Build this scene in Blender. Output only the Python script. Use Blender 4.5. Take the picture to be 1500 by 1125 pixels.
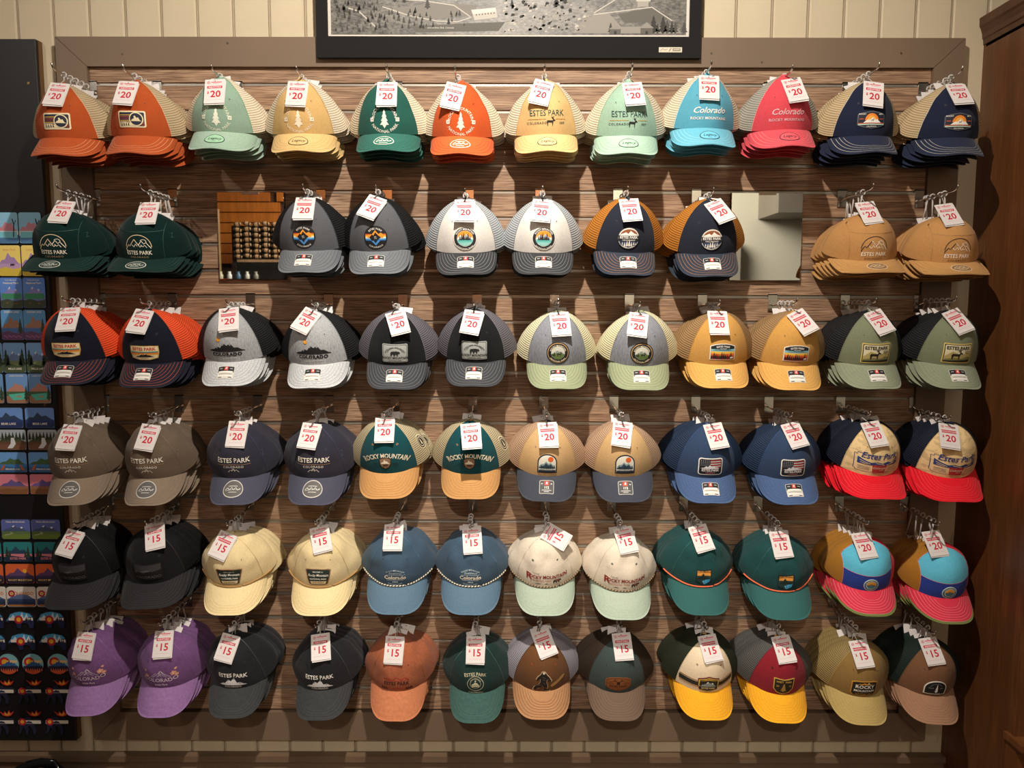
import bpy, bmesh, math, random
from math import sin, cos, pi, radians as R
from mathutils import Vector as V, Matrix as M, noise
from mathutils.geometry import delaunay_2d_cdt
random.seed(7)
for o in list(bpy.data.objects): bpy.data.objects.remove(o)
SC = bpy.context.scene; COL = SC.collection
# ---------------------------------------------------------------- camera
FPX, CD, CZ, CX, PIT, ROL = 1147.09, 2.3465, 1.62, .0066, .1024, .0017
Z0 = CZ + .6352                       # height of the top slot of the slatwall
cam = bpy.data.objects.new('camera', bpy.data.cameras.new('camera')); COL.objects.link(cam)
cam.data.sensor_width = 36; cam.data.lens = FPX/1500*36; cam.data.clip_start = .05
CM = M.Translation((CX, -CD, CZ)) @ M.Rotation(pi/2-PIT, 4, 'X') @ M.Rotation(ROL, 4, 'Z')
cam.matrix_world = CM; SC.camera = cam
def ray(px, py): return (CM.to_3x3() @ V(((px-750)/FPX, -(py-562.5)/FPX, -1)))
def at(px, py, Y):                    # a point of the photograph on the plane at depth Y
    d = ray(px, py); c = CM.translation; return c + d*((Y-c.y)/d.y)
def atX(px, py, X):
    d = ray(px, py); c = CM.translation; return c + d*((X-c.x)/d.x)
# ---------------------------------------------------------------- world and lights
w = bpy.data.worlds.new('world'); SC.world = w; w.use_nodes = True
bg = w.node_tree.nodes['Background']; bg.inputs[0].default_value = (1, .9, .8, 1); bg.inputs[1].default_value = .065
def lamp(kind, name, loc, power, tgt=None, col=(1, .87, .72), **k):
    l = bpy.data.lights.new(name, kind); l.energy = power; l.color = col
    for a, b in k.items(): setattr(l, a, b)
    o = bpy.data.objects.new(name, l); COL.objects.link(o); o.location = loc
    if tgt: o.rotation_euler = (V(tgt)-V(loc)).to_track_quat('-Z', 'Y').to_euler()
    return o
WARM = (1, .90, .79)
lamp('SPOT', 'track_and_fill_spot', (0, -1.38, 3.12), 160, (0, -.1, 1.55), WARM, spot_size=R(130), spot_blend=.8, shadow_soft_size=.02)
lamp('SPOT', 'track_and_fill_spot', (.02, -1.40, 3.12), 150, (.05, -.1, .75), WARM, spot_size=R(62), spot_blend=1, shadow_soft_size=.02)  # extra cone added at the main lamp to lift the lower rows
lamp('SPOT', 'track_and_fill_spot', (-1.95, -1.7, 3.02), 30, (-1.1, -.1, 1.2), WARM, spot_size=R(95), spot_blend=.8, shadow_soft_size=.03)
lamp('SPOT', 'track_and_fill_spot', (1.0, -2.0, 3.02), 11, (1.1, -.1, 1.0), WARM, spot_size=R(80), spot_blend=.8, shadow_soft_size=.03)  # weak fill spot added on the right, where no lamp is known
lamp('AREA', 'fill_light', (0, -2.9, 3.2), 4, (0, -.2, .4), WARM, shape='RECTANGLE', size=3.2, size_y=1.2)  # soft fill added in front of the wall, not a fixture
lamp('SPOT', 'track_and_fill_spot', (-.2, -3.5, 2.7), 160, (0, 0, .0), WARM, spot_size=R(40), spot_blend=.8, shadow_soft_size=.04)
lamp('AREA', 'fill_light', (0, -2.9, 3.25), 190, (0, -4.3, 1.9), WARM, size=1.6)  # unseen light added to brighten the far side for the mirrors
vs = SC.view_settings; vs.view_transform = 'Standard'; vs.look = 'None'; vs.exposure = 0.0; vs.gamma = 1
# ---------------------------------------------------------------- materials
def lin(c): return c/12.92 if c <= .04045 else ((c+.055)/1.055)**2.4
def rgb(c):
    if isinstance(c, str):
        c = c.lstrip('#'); c = [int(c[i:i+2], 16)/255 for i in (0, 2, 4)]
    return tuple(lin(x) for x in c)+(1,)
MATS = {}
def nt(name):
    m = bpy.data.materials.new(name); m.use_nodes = True
    return m, m.node_tree.nodes, m.node_tree.links, m.node_tree.nodes['Principled BSDF']
def mixc(n, l, fac, a, b):
    x = n.new('ShaderNodeMix'); x.data_type = 'RGBA'; l.new(fac, x.inputs[0])
    for i, c in ((6, a), (7, b)):
        if isinstance(c, tuple): x.inputs[i].default_value = c
        else: l.new(c, x.inputs[i])
    return x.outputs[2]
def ramp(n, l, fac, p0, p1):
    r = n.new('ShaderNodeMapRange'); l.new(fac, r.inputs[0]); r.inputs[1].default_value = p0; r.inputs[2].default_value = p1
    return r.outputs[0]
def scl(c, k): return tuple(min(1, x*k) for x in c[:3])+(1,)
def mat(c, kind='plain', rough=.6, metal=0):
    key = (str(c), kind, rough, metal)
    if key in MATS: return MATS[key]
    m, n, l, b = nt(kind+'_'+str(c)); MATS[key] = m
    C = rgb(c); b.inputs['Base Color'].default_value = C; b.inputs['Roughness'].default_value = rough; b.inputs['Metallic'].default_value = metal
    tc = n.new('ShaderNodeTexCoord')
    def nz(scale, sc=(1, 1, 1), src='Object', det=4):
        mp = n.new('ShaderNodeMapping'); mp.inputs[3].default_value = sc; l.new(tc.outputs[src], mp.inputs[0])
        t = n.new('ShaderNodeTexNoise'); t.inputs['Scale'].default_value = scale; t.inputs['Detail'].default_value = det; l.new(mp.outputs[0], t.inputs[0])
        return t.outputs[0]
    def bump(h, s, d=.001):
        x = n.new('ShaderNodeBump'); x.inputs['Strength'].default_value = s; x.inputs['Distance'].default_value = d
        l.new(h, x.inputs['Height']); l.new(x.outputs[0], b.inputs['Normal'])
    if kind in ('cloth', 'heather', 'washed', 'camo'):
        b.inputs['Roughness'].default_value = .92; b.inputs['Specular IOR Level'].default_value = .065
        b.inputs['Sheen Weight'].default_value = .08
        if kind == 'camo':
            f = ramp(n, l, nz(38, (1, 1, 2.2), det=3), .47, .55)
            l.new(mixc(n, l, f, C, scl(C, .78)), b.inputs[0])
        elif kind == 'heather':
            f = ramp(n, l, nz(500, (1, 1, .12), det=2), .3, .7); l.new(mixc(n, l, f, scl(C, .72), scl(C, 1.2)), b.inputs[0])
        elif kind == 'washed':
            f = ramp(n, l, nz(130, (1, 1, 1), det=7), .25, .75); l.new(mixc(n, l, f, scl(C, .84), scl(C, 1.14)), b.inputs[0])
        else:
            f = ramp(n, l, nz(250, det=3), .25, .75); l.new(mixc(n, l, f, scl(C, .9), scl(C, 1.08)), b.inputs[0])
        bump(nz(900, det=2), .25)
    elif kind == 'mesh':                # net of a trucker cap: rows of small holes, drawn over the real curved panel
        b.inputs['Roughness'].default_value = .7; b.inputs['Specular IOR Level'].default_value = .25
        sp = n.new('ShaderNodeSeparateXYZ'); l.new(tc.outputs['UV'], sp.inputs[0])
        def wav(o, k):
            a = n.new('ShaderNodeMath'); a.operation = 'MULTIPLY'; l.new(o, a.inputs[0]); a.inputs[1].default_value = k
            s = n.new('ShaderNodeMath'); s.operation = 'SINE'; l.new(a.outputs[0], s.inputs[0]); return s.outputs[0]
        h = n.new('ShaderNodeMath'); h.operation = 'MULTIPLY_ADD'; l.new(wav(sp.outputs[0], 1500.), h.inputs[0]); h.inputs[1].default_value = .45; l.new(wav(sp.outputs[1], 1250.), h.inputs[2])
        f = ramp(n, l, h.outputs[0], -.75, .35); l.new(mixc(n, l, f, scl(C, .56), scl(C, 1.05)), b.inputs[0]); bump(h.outputs[0], .5, .0008)
    elif kind == 'slat':
        oi = n.new('ShaderNodeObjectInfo'); mp = n.new('ShaderNodeMapping'); l.new(tc.outputs['Object'], mp.inputs[0])
        cb = n.new('ShaderNodeCombineXYZ'); mu = n.new('ShaderNodeMath'); mu.operation = 'MULTIPLY'; mu.inputs[1].default_value = 37; l.new(oi.outputs['Random'], mu.inputs[0])
        for i in (0, 1, 2): l.new(mu.outputs[0], cb.inputs[i])
        l.new(cb.outputs[0], mp.inputs[1]); mp.inputs[3].default_value = (1.6, 8, 13)
        t = n.new('ShaderNodeTexNoise'); t.inputs['Scale'].default_value = 2.2; t.inputs['Detail'].default_value = 6; t.inputs['Distortion'].default_value = 1.2; l.new(mp.outputs[0], t.inputs[0])
        g = n.new('ShaderNodeTexNoise'); mp2 = n.new('ShaderNodeMapping'); mp2.inputs[3].default_value = (7, 60, 190); l.new(tc.outputs['Object'], mp2.inputs[0]); l.new(cb.outputs[0], mp2.inputs[1]); l.new(mp2.outputs[0], g.inputs[0]); g.inputs['Scale'].default_value = 2; g.inputs['Detail'].default_value = 3
        base = mixc(n, l, ramp(n, l, t.outputs[0], .3, .7), rgb('#8e6f56'), rgb('#ba9b7d'))
        l.new(mixc(n, l, ramp(n, l, g.outputs[0], .35, .62), rgb('#6e523d'), base), b.inputs[0]); bump(g.outputs[0], .25)
        b.inputs['Roughness'].default_value = .6
    elif kind == 'wood':
        f = ramp(n, l, nz(3, (9, 9, .8), det=7), .3, .72); g = ramp(n, l, nz(9, (30, 30, 1.2), det=4), .25, .7)
        l.new(mixc(n, l, g, scl(C, .55), mixc(n, l, f, scl(C, .75), scl(C, 1.35))), b.inputs[0]); bump(g, .08)
    elif kind == 'paint':
        f = ramp(n, l, nz(5, (1, 1, .5), det=8), .3, .75); l.new(mixc(n, l, f, scl(C, .9), scl(C, 1.05)), b.inputs[0]); bump(nz(90, (1, 1, .15)), .15)
    elif kind == 'dirty':
        f = ramp(n, l, nz(28, (1, 1, .35), det=8), .6, .74); g = ramp(n, l, nz(4, det=5), .3, .7)
        l.new(mixc(n, l, f, mixc(n, l, g, scl(C, .92), scl(C, 1.04)), scl(C, .6)), b.inputs[0])
    elif kind == 'aerial':              # grey print of woods, meadows and roofs
        v = n.new('ShaderNodeTexVoronoi'); v.inputs['Scale'].default_value = 75; l.new(tc.outputs['Object'], v.inputs[0])
        f = ramp(n, l, nz(6, (1, 1, 2.2), det=9), .36, .62); g = ramp(n, l, nz(90, (1, 1, 2.2), det=8), .3, .68)
        a = mixc(n, l, g, rgb('#2a2926'), rgb('#6a6862')); a2 = mixc(n, l, g, rgb('#55534e'), rgb('#8a8780'))
        c2 = mixc(n, l, f, a, a2); l.new(mixc(n, l, ramp(n, l, v.outputs[0], .05, .14), rgb('#8f8c84'), c2), b.inputs[0])
    elif kind == 'clear':
        b.inputs['Transmission Weight'].default_value = .35; b.inputs['Roughness'].default_value = .25; b.inputs['IOR'].default_value = 1.4
    elif kind == 'rope':
        sp = n.new('ShaderNodeSeparateXYZ'); l.new(tc.outputs['UV'], sp.inputs[0])
        a = n.new('ShaderNodeMath'); a.operation = 'MULTIPLY'; l.new(sp.outputs[0], a.inputs[0]); a.inputs[1].default_value = 700
        s = n.new('ShaderNodeMath'); s.operation = 'SINE'; l.new(a.outputs[0], s.inputs[0])
        l.new(mixc(n, l, ramp(n, l, s.outputs[0], -.2, .2), scl(C, .12), C), b.inputs[0])
    return m
# ---------------------------------------------------------------- mesh helpers
def new_mesh(name, vs_, fs, mats, mi=None, smooth=False, uv=None):
    me = bpy.data.meshes.new(name); me.from_pydata([tuple(v) for v in vs_], [], fs)
    for m in (mats if isinstance(mats, (list, tuple)) else [mats]): me.materials.append(m)
    if mi: me.polygons.foreach_set('material_index', mi)
    if smooth: me.polygons.foreach_set('use_smooth', [True]*len(fs))
    if uv:
        ul = me.uv_layers.new(name='UVMap'); li = [0]*len(me.loops); me.loops.foreach_get('vertex_index', li)
        flat = []
        for i in li: flat += uv[i]
        ul.data.foreach_set('uv', flat)
    me.update(); return me
def link(name, me, parent=None, mw=None):
    o = bpy.data.objects.new(name, me); COL.objects.link(o)
    if parent is not None: o.parent = parent
    if mw is not None: o.matrix_basis = mw
    return o
def tag(o, label, cat, group=None):
    o['label'] = label; o['category'] = cat
    if group: o['group'] = group
    return o
class MB:
    def __init__(s): s.v = []; s.f = []
    def box(s, a, b, bev=0):
        n = len(s.v); (x0, y0, z0), (x1, y1, z1) = a, b
        if bev <= 0:
            s.v += [(x, y, z) for z in (z0, z1) for y in (y0, y1) for x in (x0, x1)]
            s.f += [[n+i for i in q] for q in ((0, 2, 3, 1), (4, 5, 7, 6), (0, 1, 5, 4), (2, 6, 7, 3), (0, 4, 6, 2), (1, 3, 7, 5))]
        else:                          # bevelled on the face towards the room (y0)
            s.v += [(x0, y1, z0), (x1, y1, z0), (x1, y1, z1), (x0, y1, z1), (x0, y0+bev, z0), (x1, y0+bev, z0), (x1, y0+bev, z1), (x0, y0+bev, z1),
                    (x0+bev, y0, z0+bev), (x1-bev, y0, z0+bev), (x1-bev, y0, z1-bev), (x0+bev, y0, z1-bev)]
            for i in range(4):
                j = (i+1) % 4; s.f += [[n+i, n+j, n+4+j, n+4+i], [n+4+i, n+4+j, n+8+j, n+8+i]]
            s.f += [[n+8, n+9, n+10, n+11], [n+3, n+2, n+1, n]]
        return s
    def prism(s, pts, y0, y1):         # polygon in XZ, extruded along Y
        n = len(s.v); k = len(pts)
        s.v += [(x, y0, z) for x, z in pts]+[(x, y1, z) for x, z in pts]
        s.f += [[n+i for i in range(k)], [n+k+i for i in reversed(range(k))]]
        s.f += [[n+i, n+k+i, n+k+(i+1) % k, n+(i+1) % k] for i in range(k)]; return s
    def tube(s, pts, r, seg=8, closed=False):
        pts = [V(p) for p in pts]; n0 = len(s.v); k = len(pts)
        for i, p in enumerate(pts):
            t = (pts[(i+1) % k]-pts[i-1]) if closed else (pts[min(i+1, k-1)]-pts[max(i-1, 0)]); t.normalize()
            a = t.orthogonal() if abs(t.x) > .9 else t.cross(V((1, 0, 0))); a.normalize(); b = t.cross(a)
            rr = r[i] if isinstance(r, (list, tuple)) else r
            s.v += [p+a*cos(2*pi*j/seg)*rr+b*sin(2*pi*j/seg)*rr for j in range(seg)]
        for i in range(k if closed else k-1):
            for j in range(seg):
                a, b = n0+i*seg, n0+((i+1) % k)*seg
                s.f.append([a+j, a+(j+1) % seg, b+(j+1) % seg, b+j])
        if not closed: s.f += [[n0+j for j in reversed(range(seg))], [n0+(k-1)*seg+j for j in range(seg)]]
        return s
    def me(s, name, m, smooth=False): return new_mesh(name, s.v, s.f, m, smooth=smooth)
def struct(name, me):
    o = link(name, me); o['kind'] = 'structure'; return o
def empty(name, loc=(0, 0, 0)):
    o = link(name, None); o.location = loc; o.empty_display_size = .05; return o
# ---------------------------------------------------------------- flat art (mm, x right, y up) draped later onto a surface
TXT = {}
def glyphs(s, size, bold, shear, space):
    k = (s, size, bold, shear, space)
    if k not in TXT:
        c = bpy.data.curves.new('t', 'FONT'); c.body = s; c.size = size; c.align_x = 'CENTER'; c.align_y = 'CENTER'
        c.offset = bold*size; c.shear = shear; c.space_character = space; c.resolution_u = 2; c.fill_mode = 'FRONT'
        o = bpy.data.objects.new('t', c); me = bpy.data.meshes.new_from_object(o)
        vv = [(v.co.x, v.co.y) for v in me.vertices]; ff = [list(p.vertices) for p in me.polygons]
        bpy.data.objects.remove(o); bpy.data.curves.remove(c); bpy.data.meshes.remove(me); TXT[k] = (vv, ff)
    return TXT[k]
def cdt(pts, step=5.):
    n = len(pts); xs = [p[0] for p in pts]; ys = [p[1] for p in pts]; P = [V(p) for p in pts]
    if max(max(xs)-min(xs), max(ys)-min(ys)) > step*1.6:
        x = min(xs)+step*.5
        while x < max(xs):
            y = min(ys)+step*.5
            while y < max(ys):
                c = False; ok = True
                for i in range(n):
                    (x1, y1), (x2, y2) = pts[i], pts[i-1]
                    if (y1 > y) != (y2 > y) and x < (x2-x1)*(y-y1)/(y2-y1)+x1: c = not c
                    if abs(x1-x)+abs(y1-y) < step*.3: ok = False
                if c and ok: P.append(V((x, y)))
                y += step
            x += step
    r = delaunay_2d_cdt(P, [(i, (i+1) % n) for i in range(n)], [list(range(n))], 1, 1e-4)
    return [(v.x, v.y) for v in r[0]], [list(f) for f in r[2]]
def circle(x, y, r, n=28, ry=None): return [(x+r*cos(2*pi*i/n), y+(ry or r)*sin(2*pi*i/n)) for i in range(n)]
def rrect(w, h, r, x=0, y=0, n=4):
    return [(x+sx*(w/2-r)+r*cos(a0+i*pi/2/n), y+sy*(h/2-r)+r*sin(a0+i*pi/2/n)) for sx, sy, a0 in ((1, 1, 0), (-1, 1, pi/2), (-1, -1, pi), (1, -1, 1.5*pi)) for i in range(n+1)]
def subdiv(pts, step=5.):
    o = []
    for i, p in enumerate(pts):
        q = pts[(i+1) % len(pts)]; k = max(1, int(math.hypot(q[0]-p[0], q[1]-p[1])/step))
        o += [(p[0]+(q[0]-p[0])*j/k, p[1]+(q[1]-p[1])*j/k) for j in range(k)]
    return o
class Art:
    def __init__(s): s.v = []; s.f = []; s.c = []; s.cols = []; s.z = []; s.base = None
    def _add(s, vv, ff, col, l):
        if col not in s.cols: s.cols.append(col)
        n = len(s.v); s.v += vv; s.z += [l]*len(vv); s.f += [[n+i for i in f] for f in ff]; s.c += [s.cols.index(col)]*len(ff); return s
    def patch(s, pts, col): s.base = (pts, col); return s
    def poly(s, pts, col, l=1): return s._add(*cdt(subdiv(pts)), col, l)
    def rect(s, x0, y0, x1, y1, col, l=1): return s.poly([(x0, y0), (x1, y0), (x1, y1), (x0, y1)], col, l)
    def circ(s, x, y, r, col, l=1, ry=None): return s.poly(circle(x, y, r, ry=ry), col, l)
    def strip(s, pts, w, col, l=2, closed=False):
        vv = []; ff = []; k = len(pts)
        for i, p in enumerate(pts):
            a = pts[i-1] if (i or closed) else p; b = pts[(i+1) % k] if (i < k-1 or closed) else p
            d = V((b[0]-a[0], b[1]-a[1])); d = d.normalized() if d.length else V((1, 0)); nx, ny = -d.y*w/2, d.x*w/2
            vv += [(p[0]+nx, p[1]+ny), (p[0]-nx, p[1]-ny)]
        for i in range(k if closed else k-1):
            j = (i+1) % k; ff.append([2*i, 2*i+1, 2*j+1, 2*j])
        return s._add(vv, ff, col, l)
    def line(s, pts, w, col, l=2, closed=False): return s.strip(subdiv(pts+([] if closed else [pts[-1]]), 4.) if closed else subdiv2(pts), w, col, l, closed)
    def ring(s, x, y, r, w, col, l=2, ry=None): return s.strip(circle(x, y, r, 32, ry), w, col, l, True)
    def arc(s, x, y, r, a0, a1, w, col, l=2): return s.strip([(x+r*cos(R(a0+(a1-a0)*i/16)), y+r*sin(R(a0+(a1-a0)*i/16))) for i in range(17)], w, col, l)
    def text(s, t, size, x, y, col, l=3, bold=.02, shear=0, arcr=0, space=1., sx=1.):
        vv, ff = glyphs(t, size, bold, shear, space); o = []
        for a, b in vv:
            a *= sx
            if arcr:
                th = a/abs(arcr)
                if arcr > 0: o.append((x+(arcr+b)*sin(th), y-arcr+(arcr+b)*cos(th)))
                else: o.append((x+(-arcr-b)*sin(th), y-arcr-(-arcr-b)*cos(th)))
            else: o.append((x+a, y+b))
        return s._add(o, ff, col, l)
    def mount(s, x0, x1, y, h, col, l=2, seed=1, cap=None, k=7, peak=None):
        rn = random.Random(seed); pts = []
        for i in range(k+1):
            t = i/k; e = 1-abs(2*t-1)**1.3 if peak is None else max(0, 1-abs(t-peak)*1.6)
            hh = h*e*(1 if i % 2 else .62)*(.8+.3*rn.random()); pts.append((x0+(x1-x0)*t, y+max(.1, hh)))
        s.poly([(x0, y)]+pts[1:-1]+[(x1, y)], col, l)
        if cap:
            for i in range(1, k):
                if pts[i][1] > pts[i-1][1] and pts[i][1] > pts[i+1][1]:
                    p, a, b = pts[i], pts[i-1], pts[i+1]; q = .45
                    s.poly([p, (p[0]+(a[0]-p[0])*q, p[1]+(a[1]-p[1])*q), (p[0]-.1*(b[0]-a[0])/2, p[1]-.25*h), (p[0]+(b[0]-p[0])*.25, p[1]+(b[1]-p[1])*.3), (p[0]+(b[0]-p[0])*q, p[1]+(b[1]-p[1])*q)], cap, l+1)
        return s
    def tree(s, x, y, h, col, l=3, w=.5):
        p = [(x-.05*h, y)]; q = []
        for i in range(4):
            yy = y+h*(.12+.22*i); ww = h*w*.5*(1-i*.23); p += [(x-ww*.45, yy), (x-ww, yy)] if i == 0 else [(x-ww*.55, yy), (x-ww, yy)]
            q += [(x+ww*.45, yy), (x+ww, yy)] if i == 0 else [(x+ww*.55, yy), (x+ww, yy)]
        # left profile up, tip, right profile down
        return s.poly(p+[(x, y+h)]+q[::-1]+[(x+.05*h, y)], col, l)
    def elk(s, x, y, h, col, l=4):
        k = h/10.
        P = [(-4, 0), (-3.3, 0), (-2.9, 3), (-2.2, 3.6), (1.2, 3.4), (1.6, 0), (2.2, 0), (2.4, 3.8), (3.3, 5.4), (4.8, 5.1), (5, 5.8), (3.6, 6.8), (2.9, 6.6), (1.6, 5.4), (-3.6, 5.6), (-4.6, 4.4)]
        s.poly([(x+a*k, y+b*k) for a, b in P], col, l)
        for d in (0, 1.1): s.strip([(x+(3.1-d*.4)*k, y+6.6*k), (x+(2.6-d)*k, y+8.2*k), (x+(3.2-d*1.6)*k, y+10*k)], .5*k, col, l); s.strip([(x+(2.7-d)*k, y+8*k), (x+(1.6-d)*k, y+9*k)], .45*k, col, l)
        return s
    def bear(s, x, y, h, col, l=4):
        k = h/6.
        P = [(-4, 0), (-2.8, 0), (-2.6, 1.8), (-1.4, 1.7), (-1, 0), (.1, 0), (.3, 1.6), (1.7, 1.5), (1.9, 0), (2.9, 0), (3, 2.2), (4.2, 2.2), (5, 2.9), (4.7, 3.6), (4, 4.2), (3.7, 4.7), (3.1, 4.3), (1.5, 4.9), (-1.5, 4.6), (-3.4, 4.4), (-4.2, 3)]
        return s.poly([(x+a*k, y+b*k) for a, b in P], col, l)
    def mesh(s, name, surf, base=.0003, step=.0002, kind='plain', rough=.7):
        vv = []
        for (a, b), z in zip(s.v, s.z):
            p, nn = surf(a*.001, b*.001); vv.append(p+nn*(base+step*z))
        return new_mesh(name, vv, s.f, [mat(c, kind, rough) for c in s.cols], s.c)
    def base_mesh(s, name, surf, th=.0012):
        pts, col = s.base; P = subdiv(pts, 4.); v2, ff = cdt(P, 4.); vv = []; n = len(v2)
        for a, b in v2:
            p, nn = surf(a*.001, b*.001); vv.append(p+nn*th)
        k = len(vv)
        for a, b in P:
            p, nn = surf(a*.001, b*.001); vv += [p+nn*th, p-nn*.0006]
        m = len(P); ff = ff+[[k+2*i, k+2*i+1, k+2*((i+1) % m)+1, k+2*((i+1) % m)] for i in range(m)]
        return new_mesh(name, vv, ff, mat(col, 'plain', .75))
def subdiv2(pts, step=4.):
    o = []
    for p, q in zip(pts, pts[1:]):
        k = max(1, int(math.hypot(q[0]-p[0], q[1]-p[1])/step)); o += [(p[0]+(q[0]-p[0])*j/k, p[1]+(q[1]-p[1])*j/k) for j in range(k)]
    return o+[pts[-1]]
flat = lambda a, b: (V((a, 0, b)), V((0, -1, 0)))
# ================================================================ the setting
WY = .02                                # face of the cream wall boards; Y = 0 is the face of the slats
TAUPE = '#75624f'
# back wall of cream vertical boards
zt, zb = Z0+.75, .02
wall = struct('wall_back', MB().box((-2.2, WY+.02, zb-.3), (3.2, WY+.06, zt)).me('wall_back', mat('#8a7960', 'paint')))
pitchx = at(1343, 25, WY).x-at(1132, 25, WY).x; pitchx /= 4
x0 = at(1132, 25, WY).x; i0 = -int((x0+2.2)/pitchx)
pm = MB(); pw = pitchx-.006
pm.box((0, WY, zb-.3), (pw, WY+.02, zt), .004); plank_me = pm.me('plank', mat('#c8bb9f', 'dirty'))
bead_me = MB().tube([(0, 0, zb-.3), (0, 0, zt)], .0022, 6).me('bead', mat('#b5a78f', 'dirty'))
for i in range(i0, 24):
    x = x0+i*pitchx+.003
    if x < 3.1:
        link('plank', plank_me, wall, M.Translation((x, 0, 0)))
        link('bead', bead_me, wall, M.Translation((x-.003, WY+.008, 0)))
# brown base rail with a ledge under the wall
zr = at(750, 1106, WY-.02).z
rail = struct('baseboard_back', MB().box((-2.2, WY-.03, zr-.02), (1.45, WY, zr)).box((-2.2, WY-.02, -.05), (1.45, WY, zr-.02)).me('baseboard_back', mat('#6d5844', 'paint')))
struct('floor', MB().box((-3.4, -4.4, -.12), (3.2, WY+.06, -.05)).me('floor', mat('#4a3423', 'wood')))
# slatwall: slats, metal inserts and the mitred frame are its parts
sw = empty('slatwall', (0, 0, Z0-.0762*25)); sw.location = (0, 0, 0)
tag(sw, 'brown wood-grain slatwall panel in a taupe mitred frame behind the caps', 'slatwall')
SW = 1.219; PS = .0762; G = .0095
for k in range(26):
    zt_ = Z0-PS*(k-1)-G if k else Z0+.042; zb_ = Z0-PS*k if k else Z0
    link('slat', MB().box((-SW, 0, zb_-zt_), (SW, .016, 0), .0012).me('slat', mat('#8a6749', 'slat')), sw, M.Translation((0, 0, zt_)))
ins = MB().box((-SW, .0045, -G), (SW, .016, -.001)).box((-SW, -.0006, -G+.0002), (SW, .006, -G+.0020)).me('metal_insert', mat('#a39d93', 'plain', .42, .85))
for k in range(25): link('metal_insert', ins, sw, M.Translation((0, 0, Z0-PS*k)))
FY = -.012
fo = [at(83, 56, FY), at(1415, 53, FY), at(1355, 1085, FY), at(135, 1085, FY)]; fo = [(p.x, p.z) for p in fo]
xl = (fo[0][0]+fo[3][0])/2; xr = (fo[1][0]+fo[2][0])/2; zt2 = (fo[0][1]+fo[1][1])/2; zb2 = (fo[2][1]+fo[3][1])/2
fi = [(-SW, Z0+.042), (SW, Z0+.042), (SW, Z0-PS*25-.005), (-SW, Z0-PS*25-.005)]; fo = [(xl, zt2), (xr, zt2), (xr, zb2), (xl, zb2)]
g = .0008
for a in range(4):
    b = (a+1) % 4; q = [fo[a], fo[b], fi[b], fi[a]]
    if a % 2 == 0: q = [(x+(g if x < 0 else -g), z) for x, z in q]
    else: q = [(x, z+(-g if z > 1.2 else g)) for x, z in q]
    link('frame_board', MB().prism(q[::-1] if a < 9 else q, FY, WY).me('frame_board', mat(TAUPE, 'paint', .55)), sw)
for px, py in ((179, 79), (333, 57+6), (1320, 78), (1042, 78), (1116, 91)):
    p = at(px, py, FY); link('screw', MB().tube([(p.x, FY-.0012, p.z), (p.x, FY+.001, p.z)], .003, 8).me('screw', mat('#5a5148', 'plain', .5, .6)), sw)
# ---------------------------------------------------------------- black magnet board on the left
BY = -.012
p0 = at(52, 57, BY); p1 = at(112, 1085, BY); bx = (p0.x+p1.x)/2; bt, bb = p0.z, p1.z
mb = empty('magnet_board', (bx-.3, 0, bb)); tag(mb, 'tall black magnet board with a wooden edge left of the slatwall', 'board')
mb.location = (0, 0, 0)
link('panel', MB().box((bx-.75, BY, bb), (bx-.002, BY+.012, bt), .001).me('panel', mat('#141416', 'plain', .5)), mb)
link('wood_edge', MB().box((bx-.75, BY+.012, bb), (bx, WY-.001, bt)).me('wood_edge', mat('#6b4a2a', 'wood')), mb)
for px, py in ((42, 122), (66, 593)):
    p = at(px, py, BY); link('screw', MB().tube([(p.x, BY-.002, p.z), (p.x, BY+.001, p.z)], .004, 8).me('screw', mat('#9a7d4d', 'plain', .35, 1)), mb)
# ---------------------------------------------------------------- dark wooden cabinet on the right
pc = at(1436, 150, WY); KX = pc.x; ztop = at(1437, 60, WY).z
cab = empty('cabinet', (KX, 0, 0)); tag(cab, 'dark stained wooden cabinet with a moulded cornice at the right edge', 'cabinet'); cab.location = (0, 0, 0)
yf = atX(1492, 1000, KX).y
WD = '#6a4020'
link('side_panel', MB().box((KX, yf+.03, 0), (KX+.02, WY, ztop)).me('side_panel', mat(WD, 'wood', .42)), cab)
link('front_stile', MB().box((KX-.002, yf, .0), (KX+.06, yf+.03, ztop)).me('front_stile', mat('#6b4022', 'wood', .42)), cab)
link('back_panel', MB().box((KX+.02, WY-.012, .0), (KX+.7, WY, ztop)).me('back_panel', mat('#3a2414', 'wood', .5)), cab)
link('right_panel', MB().box((KX+.7, yf, 0), (KX+.72, WY, ztop)).me('right_panel', mat(WD, 'wood', .42)), cab)
link('top_board', MB().box((KX, yf, ztop-.02), (KX+.7, WY-.012, ztop)).me('top_board', mat(WD, 'wood', .42)), cab)
for zz in (.75, 1.2, 1.65, 2.1): link('shelf', MB().box((KX+.02, yf+.03, zz), (KX+.7, WY-.012, zz+.02)).me('shelf', mat(WD, 'wood', .42)), cab)
cprof = [(.01, 0), (-.002, .0), (-.003, .014), (-.006, .018), (-.007, .03), (-.012, .045), (-.016, .052), (-.017, .075), (.01, .075)]
cn = MB(); k = len(cprof)
cn.v = [(KX+a, WY, ztop-.012+b) for a, b in cprof]+[(KX+a, yf+a, ztop-.012+b) for a, b in cprof]+[(KX+.7, yf+a, ztop-.012+b) for a, b in cprof]
cn.f = [[s*k+i, s*k+(i+1) % k, (s+1)*k+(i+1) % k, (s+1)*k+i] for s in (0, 1) for i in range(k)]
link('cornice', cn.me('cornice', mat('#553219', 'wood', .4)), cab)
zl = atX(1484, 1077, KX).z
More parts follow.
